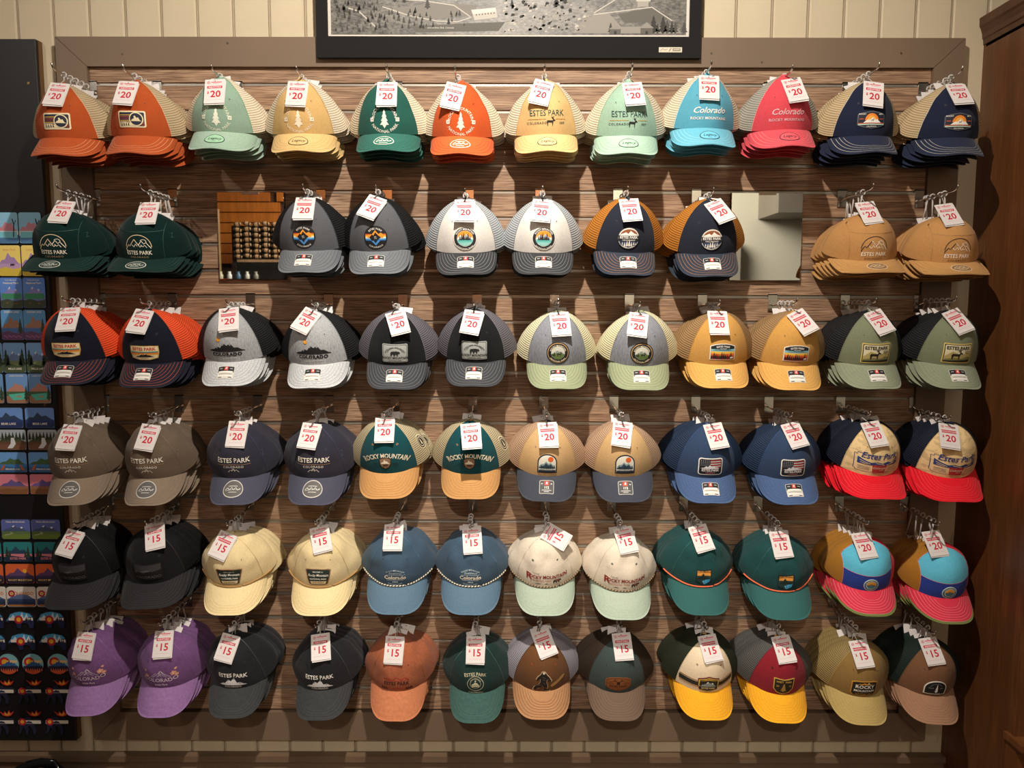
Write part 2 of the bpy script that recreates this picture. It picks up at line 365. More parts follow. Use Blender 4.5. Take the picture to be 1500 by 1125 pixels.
link('base_moulding', MB().box((KX-.012, yf-.05, zl-.018), (KX+.7, yf+.03, zl)).box((KX-.006, yf-.04, zl-.03), (KX+.7, yf+.03, zl-.018)).me('base_moulding', mat('#7a4a28', 'wood', .35)), cab)
link('base_panel', MB().box((KX-.003, yf-.012, 0), (KX+.7, yf+.03, zl-.03)).me('base_panel', mat('#70421f', 'wood', .4)), cab)
# ---------------------------------------------------------------- framed aerial photograph at the top
PY = -.03
a = at(464, 84, PY); b = at(1026, 84, PY); pz = a.z; px0, px1 = a.x, b.x; ph = .42
pf = empty('framed_photograph', (0, 0, 0)); tag(pf, 'wide black and white aerial photograph of a town in a black frame', 'picture')
fw = .040
q = [(px0, pz), (px1, pz), (px1, pz+ph), (px0, pz+ph)]
mi = at(481, 55, PY+.012); mx0 = mi.x; mx1 = at(1009, 55, PY+.012).x; mz = mi.z; qi = [(mx0, mz), (mx1, mz), (mx1, pz+ph-.05), (mx0, pz+ph-.05)]
for a in range(4):
    b = (a+1) % 4; link('frame_rail', MB().prism([q[a], q[b], qi[b], qi[a]], PY, FY-.0005).me('frame_rail', mat('#070707', 'plain', .9)), pf)
link('mount', MB().box((mx0, PY+.012, mz), (mx1, FY-.0005, pz+ph-.05)).me('mount', mat('#cfc9c0', 'plain', .7)), pf)
e = .0085; ax0, ax1, az0, az1 = mx0+e, mx1-e, mz+e, pz+ph-.058
link('print', MB().box((ax0, PY+.0112, az0), (ax1, PY+.013, az1)).me('print', mat('#777777', 'aerial', .45)), pf)
A = Art(); W_ = (ax1-ax0)*1000; rn = random.Random(3)
def X_(px): return (px-484)/(1006-484)*W_
def Y_(py): return (51-py)*2.05
L1, L2, D1, D2 = '#b9b5ab', '#9c988e', '#2c2b28', '#45433f'
A.poly([(X_(560), Y_(18)), (X_(640), Y_(8)), (X_(700), Y_(12)), (X_(690), Y_(26)), (X_(640), Y_(30)), (X_(590), Y_(24))], '#7d7a73', 1)
A.poly([(X_(600), Y_(40)), (X_(680), Y_(36)), (X_(740), Y_(34)), (X_(730), Y_(46)), (X_(610), Y_(48))], '#5f5d57', 1)
A.poly([(X_(905), Y_(23)), (X_(955), Y_(15)), (X_(985), Y_(26)), (X_(970), Y_(34)), (X_(915), Y_(35))], '#5c5a54', 1)
A.poly([(X_(855), Y_(30)), (X_(890), Y_(20)), (X_(910), Y_(40)), (X_(990), Y_(40)), (X_(1000), Y_(49)), (X_(840), Y_(49))], '#8d8a82', 1)
A.line([(X_(510), Y_(16)), (X_(525), Y_(20)), (X_(552), Y_(43))], 3.5, L1)
A.line([(X_(560), Y_(14)), (X_(600), Y_(26)), (X_(640), Y_(33)), (X_(670), Y_(34)), (X_(690), Y_(28)), (X_(665), Y_(12)), (X_(620), Y_(6)), (X_(540), Y_(2))], 3., L1)
A.line([(X_(870), Y_(22)), (X_(900), Y_(5)), (X_(905), Y_(0))], 3, L1); A.line([(X_(870), Y_(24)), (X_(955), Y_(14)), (X_(985), Y_(32))], 3, L1)
A.poly([(X_(690), Y_(18)), (X_(726), Y_(15)), (X_(729), Y_(28)), (X_(695), Y_(32))], L1, 3); A.poly([(X_(690), Y_(18)), (X_(726), Y_(15)), (X_(727), Y_(20)), (X_(693), Y_(24))], '#d0ccc3', 4)
for k in range(7): A.rect(X_(697+k*4.3), Y_(25.5-k*.4), X_(698.6+k*4.3), Y_(23.8-k*.4), D2, 5)
A.poly([(X_(934), Y_(6)), (X_(950), Y_(5)), (X_(950), Y_(13)), (X_(934), Y_(14))], L2, 3); A.rect(X_(932), Y_(6.5), X_(953), Y_(2.5), L1, 4)
for k in range(150):
    x = rn.uniform(735, 860); y = rn.uniform(2, 48); s = rn.uniform(1.2, 3.2); c = rn.choice([L1, L2, L2, D1, D2, '#807d75'])
    A.poly([(X_(x), Y_(y)), (X_(x+s*1.6), Y_(y-s*.25)), (X_(x+s*1.8), Y_(y-s)), (X_(x+s*.8), Y_(y-s*1.4)), (X_(x), Y_(y-s*.9))], c, 3)
for x, y, h in [(560+rn.random()*120, 44-rn.random()*22, 6+6*rn.random()) for k in range(40)]+[(490+rn.random()*70, 49-rn.random()*40, 5+6*rn.random()) for k in range(70)]+[(x, 49, 16+rn.random()*18) for x in (895, 958, 964, 972, 978, 985, 990, 1003)]+[(578, 8, 14), (592, 9, 14), (626, 17, 20), (815, 14, 22), (828, 10, 16), (750, 14, 14)]:
    A.tree(X_(x), Y_(y), h*1.6, rn.choice([D1, D2, '#383733']), 3, .6)
for x, w, h in ((902, 8, 13), (948, 9, 16)):
    A.rect(X_(x-w), Y_(50), X_(x+w), Y_(50-h*.5), '#5a5852', 4); A.poly([(X_(x-w-1.5), Y_(50-h*.5)), (X_(x), Y_(50-h)), (X_(x+w+1.5), Y_(50-h*.5))], '#8a877f', 5); A.rect(X_(x-2), Y_(50), X_(x+2), Y_(46), D1, 5)
A.text('view of Estes Park, Colorado', 6.5, X_(645), Y_(42), '#d8d5cc', 6, .0, shear=.2)
o = link('print_detail', A.mesh('print_detail', flat, .0, .00006), pf, M.Translation((ax0, PY+.011, az0)))
A = Art().patch(rrect(66, 14, 1), '#cfc9b4'); A.line([(-29, -3), (-22, 3), (-16, -1), (-9, 2)], 1.6, '#8d8778', 1); A.rect(6, -4, 29, 4, '#8d8778', 1); A.line([(-4, -4), (2, 4)], 2, '#6a6558', 2); A.line([(9, 0), (26, 1)], 1.4, '#cfc9b4', 2)
p = at(982, 73, PY); o = link('maker_plate', A.base_mesh('maker_plate', flat, .0008), pf, M.Translation(p)); link('plate_marks', A.mesh('plate_marks', flat, .0009, .00005), o)
# ================================================================ caps
class Cap:
    """shape of one kind of cap: x right, -y to the front, z up; the opening lies in z = 0"""
    def __init__(s, ax=.086, bf=.096, bb=.062, h=.118, nf=2.15, nb=2.0, flare=.16, wr=0, kap=3.0, vl=.072, vw=.087, dip=.22, ff=60, camper=None, seed=1, vm=2.7, pinch=0):
        s.__dict__.update(ax=ax, bf=bf, bb=bb, h=h, nf=nf, nb=nb, flare=flare, wr=wr, kap=kap, vl=vl, vw=vw, dip=dip, ff=R(ff), camper=camper, seed=seed, vm=vm, pinch=pinch)
        s.yc = -bf*cos(R(74)); s.lt = bf+vl+s.yc
    def crown(s, ph, t):
        t = min(max(t, 0.), 1.); th = t*pi/2; wf = (1+cos(ph))/2; n = s.nb+(s.nf-s.nb)*wf
        r = max(cos(th), 0.)**(2/n); z = s.h*sin(th)**(2/n)
        u = min(1, max(0, (math.acos(max(-1, min(1, cos(ph))))-R(42))/R(48))); sn = sin(ph) if cos(ph) > 0 else math.copysign(abs(sin(ph))**.55, sin(ph))
        x = s.ax*(1+s.flare*u**1.3*(1-t)**1.2)*r*sn; y = -(s.bf if cos(ph) > 0 else s.bb)*r*cos(ph)
        if s.wr:
            q = V((x*17, y*17, z*21+s.seed*7.3)); d = noise.noise(q)*.62+noise.noise(q*2.1)*.30+noise.noise(q*4.5)*.1
            a = s.wr*d*min(1, t*3)*min(1, (1-t)*4+.35); L = math.hypot(x, y) or 1; x += x/L*a; y += y/L*a; z += .5*a
        if s.pinch:                     # soft fold down the middle of the front panels
            e = math.exp(-(x/.018)**2)*max(0, sin(pi*min(1, t*1.1)))*wf; y += s.pinch*e
        w = max(0, cos(ph))**.5 if cos(ph) > 0 else 0
        z -= s.kap*x*x*w*(1-t)**2
        return V((x, y, z))
    def nrm(s, ph, t):
        e = .02; a = s.crown(ph+e, t)-s.crown(ph-e, t); b = s.crown(ph, t+e)-s.crown(ph, t-e); n = a.cross(b)
        return n.normalized() if n.length > 1e-9 else V((0, 0, 1))
    def tab(s):
        if not hasattr(s, '_t'):
            s._t = [(0., 0.)]; p = s.crown(0, 0)
            for i in range(1, 61):
                q = s.crown(0, i/60); s._t.append((s._t[-1][0]+(q-p).length, i/60)); p = q
        return s._t
    def front(s, x0=0., b0=.045, fx=1.):  # chart of the crown front: a = metres right, b = metres up along the surface
        T = s.tab()
        def f(a, b):
            a = a+x0; b = max(b+b0, 0); t = 1.
            for (l0, t0), (l1, t1) in zip(T, T[1:]):
                if b <= l1: t = t0+(t1-t0)*(b-l0)/(l1-l0); break
            n = s.nf; r = max(cos(t*pi/2), .02)**(2/n); q = max(-.98, min(.98, a/(s.ax*r))); ph = math.asin(q)
            return s.crown(ph, t), s.nrm(ph, t)
        return f
    def rimy(s, x): return -s.bf*math.sqrt(max(0, 1-(min(abs(x), s.ax*.999)/s.ax)**2))
    def vis(s, x, y):                   # height field of the visor
        return V((x, y, -s.kap*x*x-s.dip*max(0, s.rimy(x)-y)-.0))
    def visn(s, x, y):
        e = .001; n = (s.vis(x+e, y)-s.vis(x-e, y)).cross(s.vis(x, y+e)-s.vis(x, y-e)); return n.normalized()
    def visor_chart(s, b0=.03):
        def f(a, b):
            y = -s.bf-(b0-b); return s.vis(a, y), s.visn(a, y)
        return f
    def outline(s, u, d=0.):
        a = u*pi/2; return (s.vw-d)*math.copysign(abs(sin(a))**(2/s.vm), a), s.yc-(s.lt-d)*max(cos(a), 0)**(2/s.vm)
    def fphi(s, t):
        if not s.camper: return s.ff
        r = max(cos(t*pi/2), 1e-4)**(2/s.nf); q = s.camper/(s.ax*r); return math.asin(q) if q < .985 else R(80)
    def grid(s, name, m, side, t0=0., t1=1., nu=20, nv=14):
        vv = []; uv = []; ff = []
        for j in range(nv+1):
            t = t0+(t1-t0)*j/nv; f = s.fphi(t)
            for i in range(nu+1):
                u = i/nu
                ph = {'front': -f+2*f*u, 'back': f+(2*pi-2*f)*u, 'right': f+(pi-f)*u, 'left': -pi+(pi-f)*u}[side]
                vv.append(s.crown(ph, t)); uv.append((ph*s.ax, t*s.h*1.4))
        k = nu+1
        for j in range(nv):
            for i in range(nu): ff.append([j*k+i, j*k+i+1, (j+1)*k+i+1, (j+1)*k+i])
        return new_mesh(name, vv, ff, m, smooth=True, uv=uv)
    def visor(s, m, under=None, edge=None, nu=36, nv=9):
        vv = []; ff = []; mi = []; ms = [m, under or m, edge or m]; vb = .86 if edge else 2
        for lay in (0, 1):
            for j in range(nv+1):
                v = j/nv
                for i in range(nu+1):
                    u = -1+2*i/nu; ph = u*R(74); xi, yi = s.ax*sin(ph), -s.bf*cos(ph)
                    xo, yo = s.outline(u); x, y = xi+(xo-xi)*v, yi+(yo-yi)*v
                    p = s.vis(x, y); n = s.visn(x, y)
                    vv.append(p+n*(.0012 if lay == 0 else -.0016)*(1 if v < 1 else .55))
        k = nu+1; o = (nv+1)*k
        for j in range(nv):
            for i in range(nu):
                ff.append([j*k+i+1, j*k+i, (j+1)*k+i, (j+1)*k+i+1]); mi.append(2 if (edge and (j+.5)/nv > vb) else 0)
                ff.append([o+j*k+i, o+j*k+i+1, o+(j+1)*k+i+1, o+(j+1)*k+i]); mi.append(1)
        for i in range(nu): ff.append([nv*k+i, nv*k+i+1, o+nv*k+i+1, o+nv*k+i]); mi.append(2 if edge else 0)
        return new_mesh('visor', vv, ff, ms, mi, smooth=True)
    def stitches(s, col, nl=5, d0=.006, dd=.0062, w=.0007):
        vv = []; ff = []
        for k in range(nl):
            d = d0+dd*k; pts = []
            for i in range(61):
                x, y = s.outline(-1+2*i/60, d)
                if y < s.rimy(x)-.002: pts.append(V((x, y)))
            if len(pts) < 4: continue
            n0 = len(vv)
            for i, p in enumerate(pts):
                t = pts[min(i+1, len(pts)-1)]-pts[max(i-1, 0)]; t.normalize(); nx = V((-t.y, t.x))*w/2
                for q in (p+nx, p-nx): vv.append(s.vis(q.x, q.y)+s.visn(q.x, q.y)*.0016)
            ff += [[n0+2*i, n0+2*i+1, n0+2*i+3, n0+2*i+2] for i in range(len(pts)-1)]
        return new_mesh('visor_stitching', vv, ff, mat(col, 'plain', .8))
    def crown_strip(s, path, w, m, name, off=.0006):
        vv = []; ff = []
        P = [s.crown(*q) for q in path]; N = [s.nrm(*q) for q in path]
        for i, p in enumerate(P):
            t = (P[min(i+1, len(P)-1)]-P[max(i-1, 0)]).normalized(); b = t.cross(N[i]).normalized()
            vv += [p+N[i]*off+b*w/2, p+N[i]*off-b*w/2]
        ff = [[2*i, 2*i+1, 2*i+3, 2*i+2] for i in range(len(P)-1)]
        return new_mesh(name, vv, ff, m)
    def rope(s, m, r=.0022):
        ps = []
        for i in range(41):
            ph = R(-76+152*i/40); p = s.crown(ph, .02); n = s.nrm(ph, .02); ps.append(p+n*.0022)
        t = MB().tube(ps, r, 7); uv = []; L = 0
        for i in range(41):
            if i: L += (ps[i]-ps[i-1]).length
            uv += [(L+j*.0012, j/7) for j in range(7)]
        return new_mesh('rope', t.v, t.f, m, smooth=True, uv=uv)
    def eyelet(s, x, b, col):
        f = s.front(x, b); A = Art().ring(0, 0, 2.1, 1.2, col, 1); A.circ(0, 0, 1.1, '#15130f', 0); return A.mesh('eyelet', f, .0004)
def button_mesh(m):
    vv = []; ff = []; 
    for j in range(5):
        a = j/4*pi/2
        vv += [V((.0075*cos(a)*cos(2*pi*i/12), .0075*cos(a)*sin(2*pi*i/12), .0045*sin(a))) for i in range(12)]
    for j in range(4):
        for i in range(12): ff.append([j*12+i, j*12+(i+1) % 12, (j+1)*12+(i+1) % 12, (j+1)*12+i])
    return new_mesh('button', vv, ff, m, smooth=True)
SHAPES = dict(
    relaxed=dict(h=.124, nf=1.95, nb=1.6, wr=.005, kap=2.4, vl=.066, vw=.087, ff=60, pinch=.003, flare=0.35, dip=.42),
    trucker=dict(h=.122, nf=2.2, nb=1.72, wr=.0012, kap=2.2, vl=.070, vw=.085, ff=60, flare=0.35, dip=.45),
    dad=dict(h=.120, nf=1.95, nb=1.65, wr=.0075, kap=3.5, vl=.074, vw=.082, ff=60, pinch=.005, flare=0.24, dip=.42),
    rope=dict(h=.120, nf=1.95, nb=1.7, wr=.009, kap=2.0, vl=.074, vw=.087, ff=60, pinch=.005, flare=0.28, dip=.42),
    flat=dict(h=.122, nf=2.3, nb=1.75, wr=.0025, kap=1.0, vl=.070, vw=.094, ff=62, vm=3.0, dip=.34, flare=0.24),
    camper=dict(h=.108, nf=2.5, nb=1.9, wr=.004, kap=.9, vl=.062, vw=.098, camper=.058, vm=2.9, dip=.18, flare=0.22),
    runner=dict(h=.110, nf=2.2, nb=1.8, wr=.004, kap=1.5, vl=.068, vw=.088, camper=.066, vm=2.5, dip=.42, flare=0.18))
# ---------------------------------------------------------------- emblems (mm on the cap front)
BK, WH, CR, GD = '#16161a', '#efece2', '#e9dfc4', '#d8a640'
def e_stripe_patch():
    A = Art().patch(rrect(70, 42, 5), '#e8dcb4'); A.poly(rrect(63, 35, 3), '#22283a')
    for i, c in enumerate(['#22283a', '#c9a23a', '#a03a2c', '#7c2b33', '#c9a23a', '#8a2f30']): A.rect(-30, 14-i*4.6, 6, 16-i*4.6, c, 2)
    A.rect(-30, -17, 6, -6, '#e8dcb4', 2)
    for x in (-26, -20, -14, -8): A.tree(x, -16.5, 10, '#22283a', 3, .5)
    A.circ(12, 0, 17.5, '#e8dcb4', 4); A.circ(12, 0, 15, '#22283a', 5); A.mount(-1, 25, -5, 14, '#e8dcb4', 6, 5); A.circ(9, 6, 2.2, '#e8dcb4', 6)
    for i in range(3): A.rect(24, -16+i*4, 31, -14+i*4, '#a03a2c', 3)
    return A, .043
def e_round_pines(c=WH, hole='#f3efe4'):
    A = Art()
    A.text('ROCKY MOUNTAIN', 10.5, 0, 30, c, 2, .012, arcr=30); A.text('NATIONAL PARK', 10.5, 0, -36, c, 2, .012, arcr=-36)
    A.tree(0, -24, 46, c, 2, .52); A.rect(-1, -27, 1, -22, c, 2)
    for x in (-34, 34): A.poly(rrect(9, 10, 1, x, -4), c, 2); A.text('19' if x < 0 else '15', 5.5, x, -4, '#555044', 3, .01)
    return A, .0415
def e_estes_elk(c1, c2, gold):
    A = Art(); A.text('ESTES PARK', 21, 0, 12, c1, 2, .004, sx=.83); A.line([(-50, -3), (-1, -3)], 1.2, gold); A.line([(24, -3), (50, -3)], 1.2, gold)
    A.text('COLORADO', 8, -26, -13, c2, 2, .012, space=1.25); A.text('1859', 7.5, 40, -13, c2, 2, .012); A.elk(11, -20, 24, '#14130f', 4)
    return A, .043
def e_script(c, c2):
    A = Art(); A.text('Colorado', 22, 0, 10, c, 2, .012, shear=.35); A.text('ROCKY MOUNTAINS', 9.5, 0, -10, c2, 2, .02, space=1.05); return A, .036
def e_hex_sun():
    A = Art().patch([(-36, -14), (-22, -20), (0, -24), (22, -20), (36, -14), (36, 14), (22, 20), (0, 23), (-22, 20), (-36, 14)], '#1a2030')
    A.strip(subdiv([(-34, -13), (-21, -18), (0, -22), (21, -18), (34, -13), (34, 13), (21, 18), (0, 21), (-21, 18), (-34, 13)]), 1.2, '#6a7078', 2, True)
    A.poly([(18*cos(R(i*10)), -2+18*sin(R(i*10))) for i in range(19)], '#e8862c', 2); A.poly([(12*cos(R(i*10)), -2+12*sin(R(i*10))) for i in range(19)], '#f2b24a', 3)
    A.poly([(-22, -8), (-12, 0), (-6, -1), (2, 6), (9, -1), (14, 1), (24, -8)], WH, 4); A.elk(2, -5, 8, BK, 5)
    A.rect(-33, -10, 33, -8, '#c04a2c', 3); A.rect(-33, -13.5, 33, -10.5, '#b8d2c0', 3)
    A.text('ROCKY', 5, -24, 14, WH, 3, .01); A.text('MTN', 5, 24, 14, WH, 3, .01); A.text('COLORADO', 4.5, 0, -17.5, WH, 3, .01)
    A.rect(-31, 1, -21, 2.5, '#d65a2c', 3); A.rect(21, 1, 31, 2.5, '#d65a2c', 3); return A, .042
def e_line_peaks(ca, ct, cl, inner=None):
    A = Art(); A.arc(0, -2, 34, 3, 177, 1.7, ca); A.line([(-34, -6), (-26, 6), (-22, 2), (-9, 20), (0, 8)], 1.8, ca); A.line([(-34, -6), (-31, -12)], 1.8, ca)
    A.line([(-9, 20), (6, 0), (11, 4)], 1.6, ct); A.line([(2, 6), (10, 16), (16, 8), (21, 12), (33, -4)], 1.6, ct); A.line([(-16, 6), (-10, 0), (-6, 8), (-1, 2)], 1.4, ct); A.line([(8, 6), (13, 1), (18, 5), (23, -2)], 1.4, ct)
    A.arc(14, 12, 8, 0, 150, 1.2, ct); A.text('ESTES PARK', 15, 0, -16, ct, 3, .014, sx=.85); A.text('COLORADO', 7, 0, -28, cl, 3, .016, space=1.35); return A, .036
def rnd_patch(r, edge, fill): return Art().patch(circle(0, 0, r, 40), edge).circ(0, 0, r*.92, fill, 1)
def e_round_rainbow():
    A = rnd_patch(31, '#111114', '#17171b')
    for i, c in enumerate(['#d65a24', '#ef9a2a', '#f6d35a', '#e8eef0', '#5fb4d8', '#2f6fc0']): A.rect(-27, 9-i*3-3, 27, 9-i*3, c, 2)
    A.poly([(-22, 6), (-9, 8), (0, 19), (8, 9), (15, 12), (22, 6), (20, -2), (-20, -2)], '#ef9a2a', 3); A.poly([(-16, 0), (-9, 8), (-5, 5), (0, 14), (7, 6), (14, 0), (6, -7), (0, -16), (-6, -8), (-9, -10)], BK, 4)
    A.poly([(-12, -9), (0, -22), (12, -9), (6, -7), (0, -16), (-6, -8)], '#4b8fd0', 4); A.text('EST.', 4, 0, 1, WH, 5, .01); A.text('1917', 3.5, 0, -3, WH, 5, .01)
    A.text('ESTES PARK', 6.2, 0, 23, WH, 4, .015, arcr=23, space=1.2); A.text('COLORADO', 6.2, 0, -27, WH, 4, .015, arcr=-27, space=1.2); return A, .041
def e_round_lake():
    A = rnd_patch(32, '#e8e4d8', '#26282c'); A.circ(0, 0, 21.5, '#f0ece0', 2); A.poly([(21*cos(R(i*10)), 21*sin(R(i*10))) for i in range(19)], '#f09a30', 3)
    A.poly([(-21, 0), (-12, 10), (-4, 4), (3, 12), (12, 5), (20, 2), (20, -2), (-20, -2)], '#f0ece0', 4); A.rect(-20, -10, 20, -2, '#67c5bd', 4); A.poly([(-19, -10), (19, -10), (9, -19), (-9, -19)], '#9ad8d0', 4)
    for x, h in ((-13, 14), (-8, 18), (-3, 21), (3, 17), (8, 20), (13, 13)): A.tree(x, -5, h, '#20242a', 5, .42)
    A.text('ROCKY MOUNTAIN', 6.2, 0, 25, WH, 4, .02, arcr=25); A.text('NATIONAL PARK', 6.2, 0, -28.5, WH, 4, .02, arcr=-28.5); return A, .041
def e_round_brown():
    A = rnd_patch(30, '#15171d', '#d8d4ca'); A.poly([(24*cos(R(i*10)), 3+21*sin(R(i*10))) for i in range(19)], '#8a4f28', 2)
    A.poly([(-22, 10), (-8, 16), (-2, 12), (4, 20), (12, 14), (22, 10), (22, 7), (-22, 7)], WH, 3); A.rect(-27, -8, 27, 7, '#20222a', 4); A.poly([(-25, -8), (25, -8), (20, -18), (0, -25), (-20, -18)], '#2b3c60', 2)
    for x, h in ((-16, 8), (-10, 12), (-4, 15), (2, 17), (8, 13), (14, 10), (19, 7)): A.tree(x, -22 if abs(x) < 12 else -18, h, WH, 4, .5)
    A.text('ESTES PARK', 9, 0, 2.2, WH, 5, .03); A.text('COLORADO', 5, 0, -5, WH, 5, .03, space=1.3); return A, .042
def e_badge_retro():
    A = Art().patch([(-37, 17), (-18, 19), (18, 19), (37, 17), (38, 0), (34, -16), (14, -21), (-14, -21), (-34, -16), (-38, 0)], '#cfa95c')
    A.poly([(-35, 15.5), (-17, 17.4), (17, 17.4), (35, 15.5), (36, 0), (32, -14.5), (13, -19.4), (-13, -19.4), (-32, -14.5), (-36, 0)], '#e6d9b2', 1)
    A.rect(-35.5, 0, 35.5, 3.2, '#2f8f80', 2); A.rect(-35.5, -3.4, 35.5, 0, '#d8692c', 2); A.rect(-35, -7, 35, -3.4, '#dba548', 2)
    A.text('ESTES PARK', 11.5, 0, 10, '#c0432a', 3, .035); A.mount(-24, 26, -12, 11, BK, 4, 9, WH, 9); A.text('COLORADO', 3.6, 0, -15.5, '#554b36', 3, .01); return A, .036
def e_peaks_colorado():
    A = Art(); A.mount(-50, 50, -8, 28, BK, 2, 4, '#8f9194', 11); A.text('COLORADO', 13, 0, -16, BK, 3, .05, space=1.12); A.text('LIVE THE ELEVATION', 5.2, 0, -27, '#d6d6d2', 3, .01, space=1.1); A.circ(-18, 26, 5.5, '#e39a28', 3); A.circ(-18.6, 26.4, 2.6, '#f2b944', 4); return A, .041
def e_grey_bear():
    A = Art().patch(rrect(68, 52, 4), '#aeb4b0'); A.strip(subdiv(rrect(63, 47, 3)), 1, '#33373a', 2, True); A.text('ESTES PARK, COLORADO', 5.6, 0, 16.5, '#2a2c2e', 3, .012, arcr=30); A.bear(0, -7, 17, '#202224', 4)
    A.arc(0, -6, 22, 20, 160, .8, '#3a3d40'); A.text('ROCKY MOUNTAIN', 8.6, 0, -13, '#26282a', 3, .03, sx=.88); A.text('NATIONAL PARK', 4.6, 0, -20.5, '#26282a', 3, .015); return A, .038
def e_round_elk():
    A = rnd_patch(31, '#17171a', '#c29a62').circ(0, 0, 26.5, '#17171a', 2); A.circ(0, 0, 18.5, '#cfd0c2', 3); A.mount(-18, 18, -4, 16, '#8d9a90', 4, 8, WH); A.poly([(-18, -4), (0, 1), (18, -4), (12, -14), (0, -18.5), (-12, -14)], '#5f7440', 5); A.elk(4, -9, 14, BK, 6); A.tree(-10, -9, 13, '#2c3a24', 6); A.tree(-14, -9, 9, '#2c3a24', 6)
    A.text('ROCKY MOUNTAIN', 6, 0, 20.5, CR, 4, .02, arcr=20.5); A.text('NATIONAL PARK', 6, 0, -24.6, CR, 4, .02, arcr=-24.6); return A, .039
def e_arch_sunset():
    P = lambda k: [(-34*k, -23*k), (34*k, -23*k), (34*k, 15*k), (22*k, 20*k), (8*k, 22.5*k), (-8*k, 22.5*k), (-22*k, 20*k), (-34*k, 15*k)]
    A = Art().patch(P(1), WH); A.poly(P(.93), '#1a2028', 1); A.rect(-31, 1, 31, 7, '#8fd0d8', 2); A.rect(-31, -5, 31, 1, '#f2c34a', 2); A.rect(-31, -11, 31, -5, '#e8742c', 2); A.rect(-31, -21, 31, -11, '#b8342a', 2)
    A.mount(-30, 30, 3, 7, '#5c7f8c', 3, 6)
    for i, x in enumerate(range(-28, 27, 5)): A.tree(x, -20, 12+(i*7) % 9, BK, 4, .42)
    A.bear(24, -19, 6, WH, 5); A.text('ESTES PARK', 7, 0, 15, WH, 3, .02, arcr=60); A.text('COLORADO', 3.4, 0, 9, WH, 3, .01); return A, .040
def e_elk_rect():
    A = Art().patch(rrect(76, 55, 3), '#d9bf6a'); A.poly(rrect(71, 50, 2), '#23261f', 1); A.poly(rrect(67, 46, 1.5), '#ddd6b2', 2)
    A.poly([(-33, -8), (-16, 6), (-6, 2), (8, -4), (22, 4), (33, -1), (33, -22), (-33, -22)], '#b5a468', 3); A.poly([(-33, -16), (-8, -12), (12, -14), (24, -8), (33, -10), (33, -23), (-33, -23)], '#7d7a48', 4); A.poly([(-33, -20), (33, -17), (33, -23), (-33, -23)], '#23261f', 5)
    A.elk(-4, -17, 30, '#1a1812', 6); A.text('ESTES PARK', 12.5, -1, 15, '#1d1c18', 5, .03, sx=.92); A.text('CO', 9.5, 24, 4, '#1d1c18', 5, .03); return A, .037
def e_estes_text(c=WH):
    A = Art(); A.text('ESTES PARK', 19, 0, 10, c, 2, .014, sx=.88); A.line([(-45, -2), (45, -2)], 1.2, '#a8805a'); A.text('COLORADO', 8.5, 0, -9, c, 2, .006, space=1.25)
    A.line([(-15, -24), (-9, -18), (-6, -20), (0, -13.5), (5, -20), (8, -17), (15, -24)], 1.2, c); A.line([(-5, -22), (0, -17), (4, -23)], 1, c); return A, .046
def e_rocky_arc():
    A = Art(); A.text('ROCKY MOUNTAIN', 18, 0, 17, CR, 2, .022, arcr=95, sx=.82); A.text('ESTD', 6, -25, -7, '#0c2a2e', 2, .02); A.text('PARK', 6, 26, -7, '#0c2a2e', 2, .02); A.line([(-38, -12), (-16, -12)], 1, '#0c2a2e'); A.line([(16, -12), (38, -12)], 1, '#0c2a2e'); A.text('1915', 5, -24, -17, '#0c2a2e', 2, .01); A.text('1915', 5, 26, -17, '#0c2a2e', 2, .01)
    s = [(-17, 8), (-10, 12), (0, 13.5), (10, 12), (17, 8), (16, -8), (10, -18), (0, -23), (-10, -18), (-16, -8)]; A.poly(s, '#2a1f18', 3); A.poly([(x*.86, y*.86-.6) for x, y in s], '#8e6f56', 4); A.mount(-13, 13, -6, 14, CR, 5, 3); A.bear(0, -15, 10, '#4d3424', 6); return A, .040
def e_arch_lake():
    P = lambda k: [(-27*k, -29*k), (27*k, -29*k)]+[(27*k*cos(R(i*15)), 3*k+26*k*sin(R(i*15))) for i in range(13)]
    A = Art().patch(P(1), '#1e242e'); A.poly(P(.88), '#e6e4d6', 1); A.circ(9, 14, 7.5, '#dd6424', 3); A.mount(-22, 22, -8, 20, '#8fa5a6', 2, 12); A.mount(-23, 23, -14, 20, '#2f4a5a', 4, 21)
    for i, x in enumerate(range(-21, 22, 5)): A.tree(x, -15, 8+(i*5) % 7, '#1e2c38', 5, .5)
    A.rect(-23, -19, 23, -14, '#d8dcd4', 5); A.rect(-23, -25, 23, -19, '#2a3440', 5); A.text('ROCKY MOUNTAIN', 4, 0, -17, '#2a3440', 6, .015); return A, .042
def e_flag():
    A = Art().patch(rrect(66, 50, 7), WH); A.poly(rrect(61, 45, 5.5), '#17181f', 1)
    for i in range(7): A.rect(-2, 20-i*3.4-2, 28, 20-i*3.4, '#b8323a' if i % 2 == 0 else '#e8e2dc', 2)
    for i in range(4):
        for j in range(5): A.circ(-26+j*5, 18-i*4.6, 1., '#aab0b8', 2)
    A.mount(-28, 28, -6, 12, '#d8dade', 4, 5, None, 11); A.rect(-28.5, -20, 28.5, -5, '#17181f', 5); A.text('ESTES.PARK', 10.5, 0, -10, '#efe8e4', 6, .02, sx=.86); A.text('COLORADO', 4.5, 0, -17.5, '#d8808a', 6, .01); return A, .038
